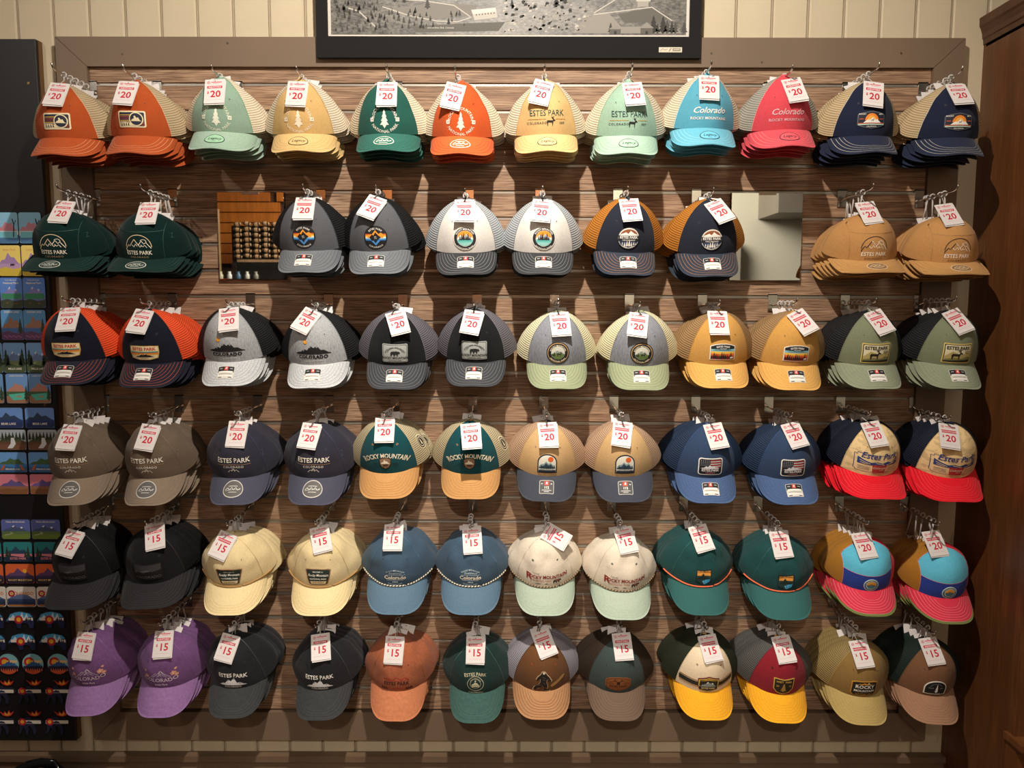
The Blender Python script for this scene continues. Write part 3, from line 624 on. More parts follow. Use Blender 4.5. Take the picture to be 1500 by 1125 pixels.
def e_camo_logo():
    N = '#2b3f7a'; A = Art(); A.strip(subdiv([(-56, -26), (56, -26), (56, -22), (60, -22), (60, 20), (54, 20), (54, 25), (-54, 25), (-54, 20), (-60, 20), (-60, -22), (-56, -22)]), 1.1, N, 2, True)
    A.poly([(-54, -4), (-54, 14), (-40, 8), (-22, 3), (-6, 6), (8, 2), (22, 7), (34, 4), (54, 15), (54, -4)], N, 2)
    for a, b in (((-50, 6), (-24, -1)), ((-48, 0), (-30, -3)), ((-10, 3), (14, -2)), ((30, 0), (50, 9)), ((20, -2), (44, 2))): A.line([a, b], 1.4, '#e8cf9c', 3)
    A.text('Estes Park', 23, 0, 21, N, 4, .012, shear=.3); A.poly([(-16, -27), (16, -27), (22, -3), (-18, -3)], '#b23434', 4); A.text('Colorado', 9, 1, -12, CR, 5, .01, shear=.35); A.text('NORTH', 3.4, 8, -19, CR, 5, .01)
    for s in (-1, 1):
        for k in range(3): A.line([(s*24, -11-k*4.5), (s*52, -11-k*4.5)], .9, N)
    return A, .040
def e_black_patch():
    A = Art().patch(rrect(76, 50, 2), '#0d0d0e'); A.rect(-36, -4, 36, 23, '#3a3a3c', 1); A.poly([(-36, -6), (-24, 4), (-12, 0), (0, 9), (14, 2), (36, 6), (36, -8), (-36, -8)], '#0d0d0e', 2); A.poly([(-24, 2), (0, 9), (10, 4), (0, 3), (-10, 0)], '#55565a', 3); A.text('COLORADO', 12, 0, -15, '#5a5b5e', 2, .008); return A, .042
def e_sign_patch():
    P = lambda k: [(-36*k, 22*k), (-30*k, 25*k), (30*k, 25*k), (36*k, 22*k), (32*k, 0), (26*k, -22*k), (20*k, -25*k), (-20*k, -25*k), (-26*k, -22*k), (-32*k, 0)]
    A = Art().patch(P(1), '#8c6848'); A.poly(P(.92), '#1d2a22', 1); A.text('WELCOME TO', 4.6, 0, 16, WH, 3, .015); A.text('Rocky Mountain', 10.5, 0, 6.5, WH, 3, .012, shear=.25, sx=.82); A.text('NATIONAL PARK', 6, 0, -5, WH, 3, .025); A.poly([(-23, -12), (23, -12), (20, -21.5), (-20, -21.5)], '#d8c49c', 2); A.text('COLORADO', 5.4, 0, -16.8, '#5a3a24', 4, .02); return A, .036
def e_est_1915(c='#cfe0e4'):
    A = Art(); A.text('ROCKY MOUNTAIN', 6, 0, 21, c, 2, .004, arcr=50); A.text('Established', 8, 0, 12, c, 2, .002, shear=.3); A.line([(-26, 5.5), (-6, 6.5), (10, 5.5), (28, 7)], .9, c); A.text('Colorado', 15.5, 0, -2.5, CR, 3, .03); A.line([(-24, -11), (0, -10), (24, -11)], .9, c); A.text('1915', 8, 0, -17, c, 2, .014); A.text('NATIONAL PARK', 5.5, 0, -26, c, 2, .004, arcr=-40); return A, .034
def e_rocky_bear():
    c = '#8e2f26'; A = Art(); A.text('R', 27, -47, 3, c, 3, .03); A.text('OCKY MOUNTAIN', 15, 7, 6, c, 3, .035, sx=.84); A.text('Colorful', 6, -28, 18, '#6b6558', 2, .004, shear=.3); A.text('NATIONAL PARK', 7.5, -12, -6, '#a8543e', 3, .008)
    A.bear(32, -14, 15, '#2a2620', 4); A.bear(33, -8.5, 7, '#b8634a', 5); A.line([(-30, -16), (44, -18)], 1, '#b8a98c'); A.mount(-30, -12, -16.5, 4, '#2a2620', 3, 4); A.mount(-4, 10, -17, 4, '#2a2620', 3, 6); return A, .030
def e_shield_falls():
    P = lambda k: [(-22*k, 24*k), (0, 22*k), (22*k, 25*k), (23*k, -12*k), (10*k, -20*k), (2*k, -28*k), (-8*k, -20*k), (-22*k, -12*k)]
    A = Art().patch(P(1), '#14201f'); A.poly(P(.9), '#24403c', 1); A.poly([(-19, 6), (-19, 20), (0, 18.5), (19, 21), (19, 6)], '#e89a3c', 2); A.text('COLORADO', 6.5, 0, 16.8, '#1c2624', 4, .02); A.mount(-19, 19, -4, 19, '#172624', 3, 9, '#5c7a78'); A.poly([(-4, -12), (6, -6), (18, -4), (16, -13), (4, -22)], '#3f9fd0', 4); A.line([(-2, -10), (2, -20)], 1.6, '#8fd0e8', 5); A.line([(6, -8), (8, -16)], 1.2, '#8fd0e8', 5); return A, .034
def e_round_small():
    A = rnd_patch(20, '#d8e4dc', '#3f7f8c').circ(0, 0, 13.5, '#d8e4dc', 2); A.poly([(12.5*cos(R(i*10)), 12.5*sin(R(i*10))) for i in range(19)], '#e8a53a', 3); A.rect(-12, -3, 12, 0, '#2f6f88', 4); A.mount(-12, 12, 0, 7, '#8a7a4a', 4, 3); A.poly([(-12, -3), (12, -3), (6, -11), (-6, -11)], '#3f93a0', 3)
    A.text('ROCKY MOUNTAIN', 4, 0, 15, WH, 4, .01, arcr=15); A.text('COLORADO', 4, 0, -18, WH, 4, .01, arcr=-18); return A, .022
def e_colorado_flowers():
    c = '#e6d6e2'; A = Art(); A.text('COLORADO', 17, 0, -4, c, 2, .0, arcr=-150); A.text('Estes Park', 8.5, 0, -19, c, 2, .012, shear=.3)
    for pts in ([(-26, 8), (-12, 20), (-6, 18), (3, 27), (14, 18), (30, 8)], [(-20, 8), (-10, 15), (-4, 12), (2, 20), (10, 12), (20, 8)], [(-8, 8), (0, 14), (6, 8)], [(2, 26), (-2, 18), (4, 14)], [(4, 26), (10, 18), (16, 13)]): A.line(pts, 1., c)
    for x, y, s in ((-36, 12, 1), (-40, 26, .6), (36, 18, 1.15), (44, 12, .8), (42, 30, .55)):
        for k in range(5): A.circ(x+4*s*cos(k*1.257+.4), y+4*s*sin(k*1.257+.4), 2.6*s, '#dd9c86', 3)
        A.circ(x, y, 1.8*s, '#f0d8a8', 4)
    return A, .033
def e_estes_white_peak():
    A = Art(); A.text('ESTES PARK', 17, 0, 17, WH, 2, .018, sx=.9); A.mount(-38, 38, -15, 24, '#e4e4e4', 2, 5, '#9a9a9c', 9); A.text('COLORADO', 7.5, 0, -20.5, WH, 3, .012, space=1.15); return A, .030
def e_rust():
    d = '#4a1a14'; A = Art(); A.line([(-36, 14), (-24, 20), (-12, 15), (0, 21), (12, 15), (24, 21), (36, 13)], 3, '#a83e2e'); A.line([(-30, 10), (-10, 13), (10, 10), (30, 13)], 2, '#a83e2e'); A.text('ESTES PARK', 15, 0, 2, '#3a1c18', 3, .03, sx=.9); A.mount(-26, 26, -20, 10, '#a04434', 2, 4, None, 9)
    for i, x in enumerate((-40, -34, -28, 28, 33, 38, 42)): A.tree(x, -22, 12+(i*5) % 5, d, 3, .55)
    return A, .030
def e_seal():
    c = '#cfc9a8'; A = Art(); A.text('ESTES PARK', 14, 0, 25, c, 2, .014, sx=.86, arcr=200); A.ring(0, -4, 23, 1.4, c); A.ring(0, -4, 15, 1, c); A.mount(-12, 12, -8, 13, c, 3, 3, '#2c4038'); A.circ(0, 5, 2.5, c, 3); A.rect(-11, -14, 11, -9, c, 3); A.text('ROCKY MOUNTAIN', 4, 0, 13.2, c, 3, .01, arcr=17); A.text('COLORADO', 7.5, 0, -34, c, 3, .01); return A, .040
def e_walker():
    P = [(-4, 33), (4, 33), (8, 28), (10, 24), (17, 16), (23, 4), (20, 0), (15, 5), (10, 10), (9, 0), (13, -12), (11, -24), (19, -28), (19, -31), (4, -31), (3, -20), (-2, -10), (-9, -20), (-17, -22), (-23, -30), (-28, -27), (-23, -14), (-13, -8), (-8, 2), (-9, 12), (-16, 6), (-20, 8), (-15, 18), (-8, 25)]
    A = Art(); A.poly([(x*1.12, y*1.08) for x, y in P], '#c9ac86', 2); A.poly(P, '#1b1512', 3)
    for a, b in (((-4, 18), (6, 14)), ((-3, 10), (6, 8)), ((0, 0), (6, -6)), ((-12, -12), (-6, -6)), ((6, -16), (8, -22)), ((12, 12), (16, 8))): A.line([a, b], .9, '#8a7054', 4)
    A.circ(1, 30, 3.5, '#d8cbb4', 4); q = [(26, -18), (58, 0), (61, 6), (57, 9), (25, -8), (22, -14)]; A.poly(q, '#b98a4a', 2); A.strip(subdiv(q), .8, '#e0b878', 3, True); return A, .036
def e_leather():
    P = lambda k: [(-36*k, -10*k), (-22*k, -20*k), (0, -24*k), (22*k, -20*k), (36*k, -10*k), (36*k, 12*k), (24*k, 20*k), (0, 24*k), (-24*k, 20*k), (-36*k, 12*k)]
    A = Art().patch(P(1), '#8a4f24'); A.strip(subdiv(P(.9)), .8, '#3a1f10', 2, True); A.poly([(-5, 0), (5, 0), (4, 8), (0, 10), (-4, 8)], '#2a150a', 3)
    for s in (-1, 1): A.line([(s*2, 8), (s*8, 12), (s*10, 18)], 1.6, '#2a150a', 3); A.line([(s*8, 12), (s*16, 12)], 1.6, '#2a150a', 3); A.line([(s*14, 2), (s*30, 2)], 1.2, '#2a150a', 3); A.line([(s*16, 6), (s*26, 8)], 1., '#2a150a', 3)
    A.text('ESTES PARK', 9.5, 0, -7, '#2a150a', 3, .02); A.text('CO', 4, 0, -17, '#2a150a', 3, .01); return A, .034
def e_peak_shield():
    P = lambda k: [(-30*k, 18*k), (-16*k, 22*k), (0, 27*k), (16*k, 22*k), (30*k, 18*k), (31*k, 0), (24*k, -20*k), (0, -28*k), (-24*k, -20*k), (-31*k, 0)]
    A = Art(); A.strip(subdiv2([(-70, 10), (70, 10)], 5), 2.6, '#b07a3c', 1); A.strip(subdiv2([(-71, 0), (71, 0)], 5), 13, '#2b2a24', 1); A.strip(subdiv2([(-70, -10), (70, -10)], 5), 2.6, '#b07a3c', 1)
    A.patch(P(1), '#6d2430'); A.poly(P(.9), '#e8c24a', 8); A.poly(P(.82), '#26241f', 9); A.mount(-24, 24, -6, 24, '#8d9690', 10, 7, WH); A.poly([(-25, 12), (0, 21), (25, 12), (14, 14), (0, 17), (-14, 14)], '#d8a53a', 11); A.rect(-25, -16, 25, -5, '#26241f', 12); A.text('ESTES PARK', 8, 0, -10.5, '#e8d8a8', 13, .02, sx=.9); A.text('COLORADO', 4, 0, -20, '#e8d8a8', 13, .01); return A, .030
def e_gold_shield():
    P = lambda k: [(-29*k, 26*k), (-24*k, 27*k), (0, 24*k), (24*k, 27*k), (29*k, 26*k), (28*k, -8*k), (18*k, -22*k), (0, -30*k), (-18*k, -22*k), (-28*k, -8*k)]
    A = Art().patch(P(1), '#c9a24a'); A.poly(P(.9), '#1f1a16', 1); A.text('WEST', 7.5, -12, 16, '#c9a24a', 3, .03); A.text('PARK', 7.5, 12, 16, '#c9a24a', 3, .03); A.tree(0, -18, 30, '#a88a4a', 3, .6); A.text('20', 8, -17, 2, '#c9a24a', 3, .02); A.text('15', 8, 17, 2, '#c9a24a', 3, .02); A.text('NATIONAL PARK', 5.4, 0, -25, '#c9a24a', 4, .02, arcr=-30); return A, .034
def e_rocky_gold():
    P = lambda k: [(-36*k, 20*k), (-26*k, 24*k), (0, 26*k), (26*k, 24*k), (36*k, 20*k), (36*k, -18*k), (30*k, -25*k), (-30*k, -25*k), (-36*k, -18*k)]
    A = Art().patch(P(1), '#c98f2c'); A.poly(P(.93), '#231c16', 1); A.mount(-22, 22, 15, 8, '#c98f2c', 3, 4); A.circ(8, 20, 2, WH, 4); A.text('ROCKY', 15, 0, 7, WH, 3, .03, space=1.05); A.text('MOUNTAIN', 10.5, 0, -7, WH, 3, .03); A.text('NATIONAL PARK', 5.4, 0, -18.5, '#c98f2c', 3, .02, space=1.1); return A, .033
def e_arch_white():
    P = lambda k: [(-30*k, -22*k), (30*k, -24*k)]+[(31*k*cos(R(i*15)), -2*k+26*k*sin(R(i*15))) for i in range(13)]
    A = Art().patch(P(1), WH); A.poly(P(.9), '#16181a', 1); A.tree(2, -16, 30, WH, 3, .34); A.arc(0, -3, 18, 25, 155, .8, '#8f9290'); A.text('ROCKY', 4, -13, 0, '#b8bab6', 3, .01); A.text('MTN', 4, 15, 0, '#b8bab6', 3, .01); A.text('ESTES PARK', 5, 0, -19.5, '#b8bab6', 3, .01, space=1.2); return A, .033
# visor stickers, price tags
def s_oval(bg, ink, rx=26, ry=17):
    A = Art().patch(circle(0, 0, rx, 36, ry), ink); A.circ(0, 0, rx*.93, bg, 1, ry*.90); A.text('Legacy', 13, 0, 1, ink, 2, .012, shear=.35); A.line([(-5, -10), (5, -10)], .9, ink); return A
def s_oval2(bg, ink, rx=27, ry=17):
    A = Art().patch(circle(0, 0, rx, 36, ry), ink); A.circ(0, 0, rx*.93, bg, 1, ry*.90)
    for y, w in ((8, 12), (-9, 11)): A.line([(-w, y), (w, y)], 1.8, ink)
    A.line([(-20, -2), (-14, 4), (-9, -3), (-3, 4), (2, -3), (8, 4), (13, -3), (20, 3)], 2.2, ink); A.line([(-19, -4), (19, -1)], 1., ink); return A
def s_rect():
    A = Art().patch(rrect(44, 36, 3), '#cfcdc4'); A.poly(rrect(42, 17.5, 2, 0, 8.2), '#17181a', 1); A.poly(rrect(10, 10.5, 1, 0, 11), '#c8392c', 2); A.text('R', 9, 0, 11, '#f4e4dc', 3, .03, shear=.2)
    for s in (-1, 1): A.line([(s*10, 11), (s*17, 11)], 2.2, '#a8a8a4', 2)
    A.poly(rrect(38, 4, .8, 0, 1.5), '#e8e6e0', 2); A.line([(-17, -5), (17, -5)], 2., '#8f8c84', 1); A.rect(-19, -12, 19, -8, '#e4e2da', 1); A.line([(-18, -15), (-9, -15)], 2.2, '#25262a', 2); A.line([(9, -15), (18, -15)], 2.2, '#25262a', 2); return A
def s_112():
    A = Art().patch(rrect(40, 38, 4), '#b9b8b0'); A.poly(rrect(37, 35, 3), '#4a4b4c', 1); A.poly(rrect(13, 12, 1, 0, 10), '#d8402c', 2); A.text('R', 10, 0, 10, '#f4e8e0', 3, .03, shear=.2); A.text('112', 9, 0, -2, WH, 2, .03)
    for y, w in ((-9, 13), (-13, 7)): A.line([(-w, y), (w, y)], 1.4, '#d8d6d0', 2)
    for s in (-1, 1): A.line([(s*11, 9), (s*15, 9)], 2.4, '#d8d6d0', 2)
    return A
def tag_art(price, two):
    r = '#c01834'; A = Art(); A.ring(-17, 27, 3.6, 1., r, 1); A.circ(-17, 27, 1.5, r, 1)
    A.line([(-10, 28), (18, 28)], 2.6, '#dd5a6e', 1); A.line([(-6, 24), (12, 24)], 1., '#e08a98', 1)
    if two: A.rect(-21, 13.5, 19, 17, r, 1); A.rect(-20, 8, 19, 11.8, r, 1); A.line([(-19, 15.2), (17, 15.2)], .7, '#e88a98', 2); A.line([(-18, 10), (17, 10)], .7, '#e88a98', 2)
    else: A.rect(-20, 9, 20, 16.5, r, 1); A.text('ADJUSTABLE', 6, 0, 12.6, '#f6e8ea', 2, .02)
    A.text('$', 10.5, -17, -3.5, r, 1, .02); A.text(price, 28, 3, -9.5, r, 1, .022); A.line([(-20, -26), (20, -26)], .5, '#dba0aa', 1); return A
def card(m):
    P = rrect(54, 74, 1.5); vv = [V((a*.001, y, b*.001)) for y in (0, .0007) for a, b in P]; n = len(P)
    ff = [list(range(n)), [n+i for i in reversed(range(n))]]+[[i, n+i, n+(i+1) % n, (i+1) % n] for i in range(n)]
    h = [V((.0016*cos(2*pi*i/8), -.0002, .0315+.0016*sin(2*pi*i/8))) for i in range(8)]; k = len(vv)
    return new_mesh('price_tag', vv+h, ff+[[k+i for i in range(8)]], [m, mat('#3a3530')], [0]*len(ff)+[1])
TAGS = {}
def tag_meshes(price, two):
    if (price, two) not in TAGS: TAGS[price, two] = tag_art(price, two).mesh('tag_print', flat, .0002, .00008)
    return TAGS[price, two]
CARD = card(mat('#dcd7d4', 'plain', .6))
# ---------------------------------------------------------------- the kinds of cap: shape, colours (front, back, visor, stitching), emblem, sticker, price
LEG = lambda bg: (lambda: s_oval(bg, BK)); LEGW = lambda bg: (lambda: s_oval2(bg, WH)); ZEP = lambda bg, ink='#c9c7c0': (lambda: s_oval2(bg, ink, 27, 19)); ZR = lambda: s_oval2('#5c5a57', '#c4c2bc', 27, 25)
def K(shape, front, back, visor, stitch, emb, stick=None, price='20', two=False, fk='cloth', bk='mesh', vk='cloth', **k):
    return dict(shape=shape, front=front, back=back, visor=visor, stitch=stitch, emb=emb, stick=stick, price=price, two=two, fk=fk, bk=bk, vk=vk, **k)
NET = '#e3d6bd'
KINDS = {
 'a': K('relaxed', '#ab4f27', '#b9a684', '#ad5129', '#d99a72', e_stripe_patch),
 'b': K('relaxed', '#8ba794', NET, '#9db8a6', '#8ab695', lambda: e_round_pines('#e2e6d2'), LEG('#9ccaa8')),
 'c': K('relaxed', '#d2ae72', NET, '#dab97e', '#c29c5e', lambda: e_round_pines('#f0e3c8'), LEG('#d8b87c')),
 'd': K('relaxed', '#265a50', NET, '#33685d', '#1a5f4e', lambda: e_round_pines('#e8e6da'), LEGW('#2a6f5e')),
 'e': K('relaxed', '#c4562a', NET, '#d06234', '#bb4a20', lambda: e_round_pines('#f0dcc8'), LEGW('#c8622f')),
 'f': K('relaxed', '#d2ae76', NET, '#d8b780', '#c8a063', lambda: e_estes_elk('#2c4a44', '#33423e', '#b9863a'), LEG('#dcc08a')),
 'g': K('relaxed', '#99b9a4', NET, '#a6c4b1', '#8cbb99', lambda: e_estes_elk('#2c4a44', '#33423e', '#c99a3c'), LEG('#a6d4b2')),
 'h': K('relaxed', '#5aa5bd', NET, '#6ab5cc', '#a6dcec', lambda: e_script('#f0ece4', '#efe9e0'), LEG('#6cc0da')),
 'i': K('relaxed', '#cf4a55', '#a19f94', '#d9545f', '#f08a8c', lambda: e_script('#d8aeb4', '#d8aeb4'), LEG('#e05c66')),
 'j': K('relaxed', '#20263a', '#bfa983', '#262d42', '#b4b0a6', e_hex_sun),
 'k': K('camper', '#0f2826', '#0f2826', '#132d2a', '#1d473d', lambda: e_line_peaks('#d8c2a0', '#f0ead8', '#a08a68'), ZEP('#1c3a34', '#d8d6cc'), bk='cloth'),
 'l': K('trucker', '#5a5d62', '#141416', '#6c7176', '#3e4146', e_round_rainbow, s_rect, two=True),
 'm': K('trucker', '#dedbd5', '#b0b7bc', '#37393c', '#85888c', e_round_lake, s_rect, two=True),
 'n': K('trucker', '#262a36', '#b5752c', '#333a46', '#a0714c', e_round_brown, s_rect, two=True, pipe='#b5752c'),
 'o': K('camper', '#b98a55', '#b98a55', '#bd9058', '#a87a46', lambda: e_line_peaks('#33241a', '#f2e8d4', '#3c2a1c'), ZEP('#8a6a48', '#e0c8a0'), bk='cloth'),
 'p': K('trucker', '#1b1d29', '#f0552a', '#242531', '#a8482e', e_badge_retro, s_rect, pipe='#8a3a20'),
 'q': K('trucker', '#a9adb0', '#1b1c1e', '#c3c7c9', '#8d9194', e_peaks_colorado, s_rect, two=True, fk='heather', vk='heather'),
 'r': K('trucker', '#1d1e20', '#6d6a72', '#3f4145', '#777a7d', e_grey_bear, s_rect, two=True),
 's': K('trucker', '#8b9098', '#e4dfba', '#8f997a', '#b9c19c', e_round_elk, s_rect, two=True, fk='heather', pipe='#7c8188'),
 't': K('trucker', '#cb9a52', '#a08058', '#d6a65c', '#c08c40', e_arch_sunset, s_rect, two=True),
 'u': K('trucker', '#7a8268', '#1c1d1f', '#8b947c', '#767f64', e_elk_rect, s_rect, two=True),
 'v': K('dad', '#6b5d4f', '#6b5d4f', '#857666', '#73665a', lambda: e_estes_text('#ece6d6'), ZR, bk='cloth'),
 'w': K('dad', '#33333f', '#33333f', '#4b4c5b', '#40415a', lambda: e_estes_text('#ece6d6'), ZR, bk='cloth'),
 'x': K('trucker', '#174a50', '#bdb190', '#bd8f5a', '#a3733c', e_rocky_arc, None, side=True, pipe='#b8ac88', eye='#b98a60'),
 'y': K('trucker', '#cba877', '#c4a386', '#424650', '#3a4050', e_arch_lake, s_112, two=True, pipe='#c0a070'),
 'z': K('trucker', '#334562', '#263852', '#4a6086', '#315088', e_flag, s_rect, two=True),
 'A': K('flat', '#efd29c', '#1b2234', '#dd1f2d', '#ea4a50', e_camo_logo, None, two=True, fk='camo', pipe='#d8b880', btn='#1b2234'),
 'B': K('flat', '#1b1b1d', '#121214', '#2b2b2d', '#323234', e_black_patch, None, price='15'),
 'C': K('rope', '#e0cd9e', '#e0cd9e', '#e6d3a2', '#cdb67e', e_sign_patch, None, price='15', bk='cloth', rope='#b08a55', two=True),
 'D': K('rope', '#445a6e', '#445a6e', '#5d788c', '#496f90', e_est_1915, None, price='15', bk='cloth', rope=('#e6dcc4', 'rope')),
 'E': K('rope', '#e4d8c4', '#e4d8c4', '#adbdac', '#9fb29c', e_rocky_bear, None, price='15', bk='cloth', rope=('#a08a68', 'rope'), two=True, eye='#4e6650', pipe='#d8ccb4'),
 'F': K('rope', '#224a4a', '#224a4a', '#356361', '#276460', e_shield_falls, None, price='15', bk='cloth', rope='#e5724e', two=True),
 'G': K('runner', '#2f459a', '#a8742c', '#d63a4f', '#e88a92', e_round_small, None, bk='cloth', top='#62c0dd', right='#d8263c', edge='#6f7a44', two=True),
 'H': K('dad', '#755180', '#755180', '#8f6c9c', '#83599a', e_colorado_flowers, None, price='15', bk='washed', fk='washed', vk='washed'),
 'I': K('dad', '#26272a', '#26272a', '#3c3e3f', '#45474a', e_estes_white_peak, None, price='15', bk='washed', fk='washed', vk='washed'),
 'J': K('dad', '#a86244', '#a86244', '#c07a56', '#c07048', e_rust, None, price='15', bk='washed', fk='washed', vk='washed'),
 'L': K('dad', '#223a37', '#223a37', '#40605a', '#4a6a62', e_seal, None, price='15', bk='washed', fk='washed', vk='washed'),
 'M': K('trucker', '#6e4a2e', '#a6a2ac', '#b58760', '#6a4428', e_walker, None, price='15', two=True, pipe='#5a3c24', eye='#b5552a'),
 'N': K('trucker', '#3f4c4a', '#3a2e24', '#6f5c4e', '#86705e', e_leather, None, price='15', pipe='#3a4644'),
 'O': K('trucker', '#ead8b8', '#2e3425', '#f0ae2a', '#d8942a', e_peak_shield, None, price='15', two=True, pipe='#d8c8a0', eye='#b89a70'),
 'P': K('trucker', '#8a2530', '#5a5a58', '#f0ae2a', '#d8942a', e_gold_shield, None, price='15', pipe='#6a1c26', eye='#3a1216'),
 'Q': K('trucker', '#8d7040', '#9a8454', '#b39c62', '#a08a52', e_rocky_gold, None, price='15', two=True),
 'R': K('trucker', '#7a573e', '#1d2c26', '#a07a60', '#8a6850', e_arch_white, None, price='15', pipe='#6a4a34')}
DESC = {'a': 'burnt orange cap with striped mountain patch', 'b': 'sage green cap with round pine tree print', 'c': 'khaki cap with round pine tree print', 'd': 'forest green cap with round pine tree print', 'e': 'bright orange cap with round pine tree print',
 'f': 'wheat cap with elk and town lettering', 'g': 'mint green cap with elk and town lettering', 'h': 'sky blue cap with white script lettering', 'i': 'coral red cap with pale script lettering', 'j': 'navy cap with khaki mesh and sunset patch',
 'k': 'dark green flat-brim cap with outlined peaks', 'l': 'charcoal cap with round rainbow mountain patch', 'm': 'white front cap with round lake patch', 'n': 'dark navy cap with caramel mesh', 'o': 'tan flat-brim cap with outlined peaks',
 'p': 'navy cap with bright orange mesh', 'q': 'heather grey cap with black peaks', 'r': 'black cap with grey bear patch', 's': 'grey cap with pale yellow mesh', 't': 'amber cap with sunset arch patch', 'u': 'olive cap with black mesh and elk patch',
 'v': 'brown cotton cap with round visor sticker', 'w': 'dark navy cotton cap with round visor sticker', 'x': 'teal front cap with tan visor', 'y': 'khaki cap with slate visor', 'z': 'blue cap with flag patch', 'A': 'cream camouflage cap with red visor',
 'B': 'black flat-brim cap with dark patch', 'C': 'pale yellow rope cap with sign patch', 'D': 'denim blue rope cap', 'E': 'cream rope cap with pale sage visor', 'F': 'dark teal rope cap with coral cord', 'G': 'colour-block cap with pink visor',
 'H': 'purple washed cap with flower embroidery', 'I': 'black washed cap with white peak', 'J': 'rust orange washed cap', 'L': 'dark green washed cap with seal', 'M': 'brown cap with walking figure patch', 'N': 'slate cap with leather patch',
 'O': 'cream and green cap with yellow visor', 'P': 'maroon cap with yellow visor', 'Q': 'olive tan cap with gold edged patch', 'R': 'brown cap with black mesh and arch patch'}
# stacks: kind, peg tip (x, y), middle of the seam between crown and visor (x, y), bottom of visor y, tag centre (x, y), tag roll, all in photograph pixels
ROWS = [
 [('a', 75, 93, 86, 202, 77, 135, -6), ('a', 179, 95, 196, 199, 180, 133, -4), ('b', 309, 95, 318, 193, 312, 132, 3), ('c', 434, 97, 439, 196, 433, 135, -2), ('d', 566, 95, 564, 196, 565, 135, -1), ('e', 666, 97, 675, 200, 663, 138, -15),
  ('f', 798, 95, 801, 197, 793, 132, -17), ('g', 927, 93, 920, 199, 929, 135, 5), ('h', 1043, 89, 1037, 188, 1041, 125, -3), ('i', 1162, 95, 1153, 190, 1167, 129, 12), ('j', 1289, 92, 1274, 199, 1283, 135, -9), ('j', 1411, 97, 1401, 202, 1411, 134, 5)],
 [('k', 82, 270, 80, 380, 79, 307, -6), ('k', 205, 270, 205, 381, 207, 309, 1), ('l', 443, 270, 447, 368, 444, 304, -1), ('l', 550, 271, 552, 369, 544, 302, -24), ('m', 681, 276, 682, 371, 680, 307, 1), ('m', 795, 273, 796, 371, 793, 307, -8),
  ('n', 920, 273, 919, 371, 924, 306, 5), ('n', 1046, 275, 1041, 373, 1055, 308, 26), ('o', 1280, 269, 1279, 383, 1283, 308, 8), ('o', 1404, 271, 1401, 386, 1403, 311, 10)],
 [('p', 90, 434, 99, 530, 95, 467, 4), ('p', 205, 438, 214, 534, 202, 470, -10), ('q', 331, 440, 334, 531, 333, 467, 8), ('q', 456, 440, 460, 535, 446, 469, -28), ('r', 575, 442, 579, 536, 582, 472, 18), ('r', 694, 441, 695, 532, 691, 471, -10),
  ('s', 818, 438, 817, 536, 821, 474, 5), ('s', 938, 442, 939, 537, 935, 475, -10), ('t', 1055, 440, 1057, 535, 1054, 472, -2), ('t', 1168, 438, 1164, 537, 1178, 471, 28), ('u', 1284, 437, 1281, 536, 1292, 471, 21), ('u', 1402, 434, 1399, 536, 1408, 470, 23)],
 [('v', 98, 605, 106, 702, 97, 641, -5), ('v', 217, 605, 218, 702, 213, 641, -8), ('w', 343, 603, 344, 701, 343, 637, -2), ('w', 457, 603, 460, 701, 451, 639, -7), ('x', 562, 603, 566, 694, 562, 630, 2), ('x', 687, 610, 688, 695, 691, 635, 6),
  ('y', 801, 605, 801, 698, 803, 637, 4), ('y', 913, 605, 915, 699, 912, 636, -8), ('z', 1044, 608, 1039, 701, 1051, 639, 10), ('z', 1161, 605, 1160, 703, 1168, 638, 15), ('A', 1276, 603, 1284, 698, 1284, 636, 10), ('A', 1393, 609, 1396, 701, 1393, 639, -10)],
 [('B', 107, 764, 109, 857, 99, 797, -14), ('B', 212, 764, 220, 856, 221, 789, 15), ('C', 331, 766, 338, 860, 323, 801, -22), ('C', 461, 764, 467, 861, 467, 793, 15), ('D', 576, 762, 579, 859, 574, 790, 0), ('D', 687, 765, 689, 860, 691, 795, 5),
  ('E', 803, 762, 799, 861, 815, 790, 58), ('E', 909, 765, 913, 867, 919, 795, 13), ('F', 1024, 764, 1029, 860, 1030, 791, 14), ('F', 1143, 766, 1149, 867, 1148, 800, 5), ('G', 1273, 764, 1274, 866, 1273, 803, 8), ('G', 1377, 765, 1388, 877, 1383, 803, 8)],
 [('H', 119, 910, 131, 1006, 119, 949, -6), ('H', 232, 913, 237, 1008, 235, 947, 3), ('I', 335, 916, 342, 1009, 330, 952, -14), ('I', 461, 916, 469, 1012, 467, 952, 8), ('J', 577, 917, 581, 1013, 576, 955, -3), ('L', 695, 918, 697, 1016, 696, 956, 0),
  ('M', 789, 918, 795, 1013, 798, 948, 20), ('N', 911, 917, 905, 1015, 914, 952, 5), ('O', 1037, 920, 1036, 1014, 1043, 954, 10), ('P', 1148, 922, 1145, 1018, 1152, 955, 10), ('Q', 1261, 924, 1263, 1021, 1266, 961, 7), ('R', 1371, 925, 1367, 1020, 1371, 958, 8)]]
ROWNAME = ['top row', 'second row', 'third row', 'fourth row', 'fifth row', 'bottom row']
ORD = ['front', 'second', 'third', 'fourth', 'fifth', 'sixth', 'seventh']
PEGSLOT = [0, 4, 8, 12, 16, 20]
PTIP, JD, STEP = .205, .182, .030
CHROME = mat('#c8c4bc', 'plain', .18, 1.); LOOPM = mat('#d9d6d2', 'clear', .3); STRING = mat('#e4e0da')
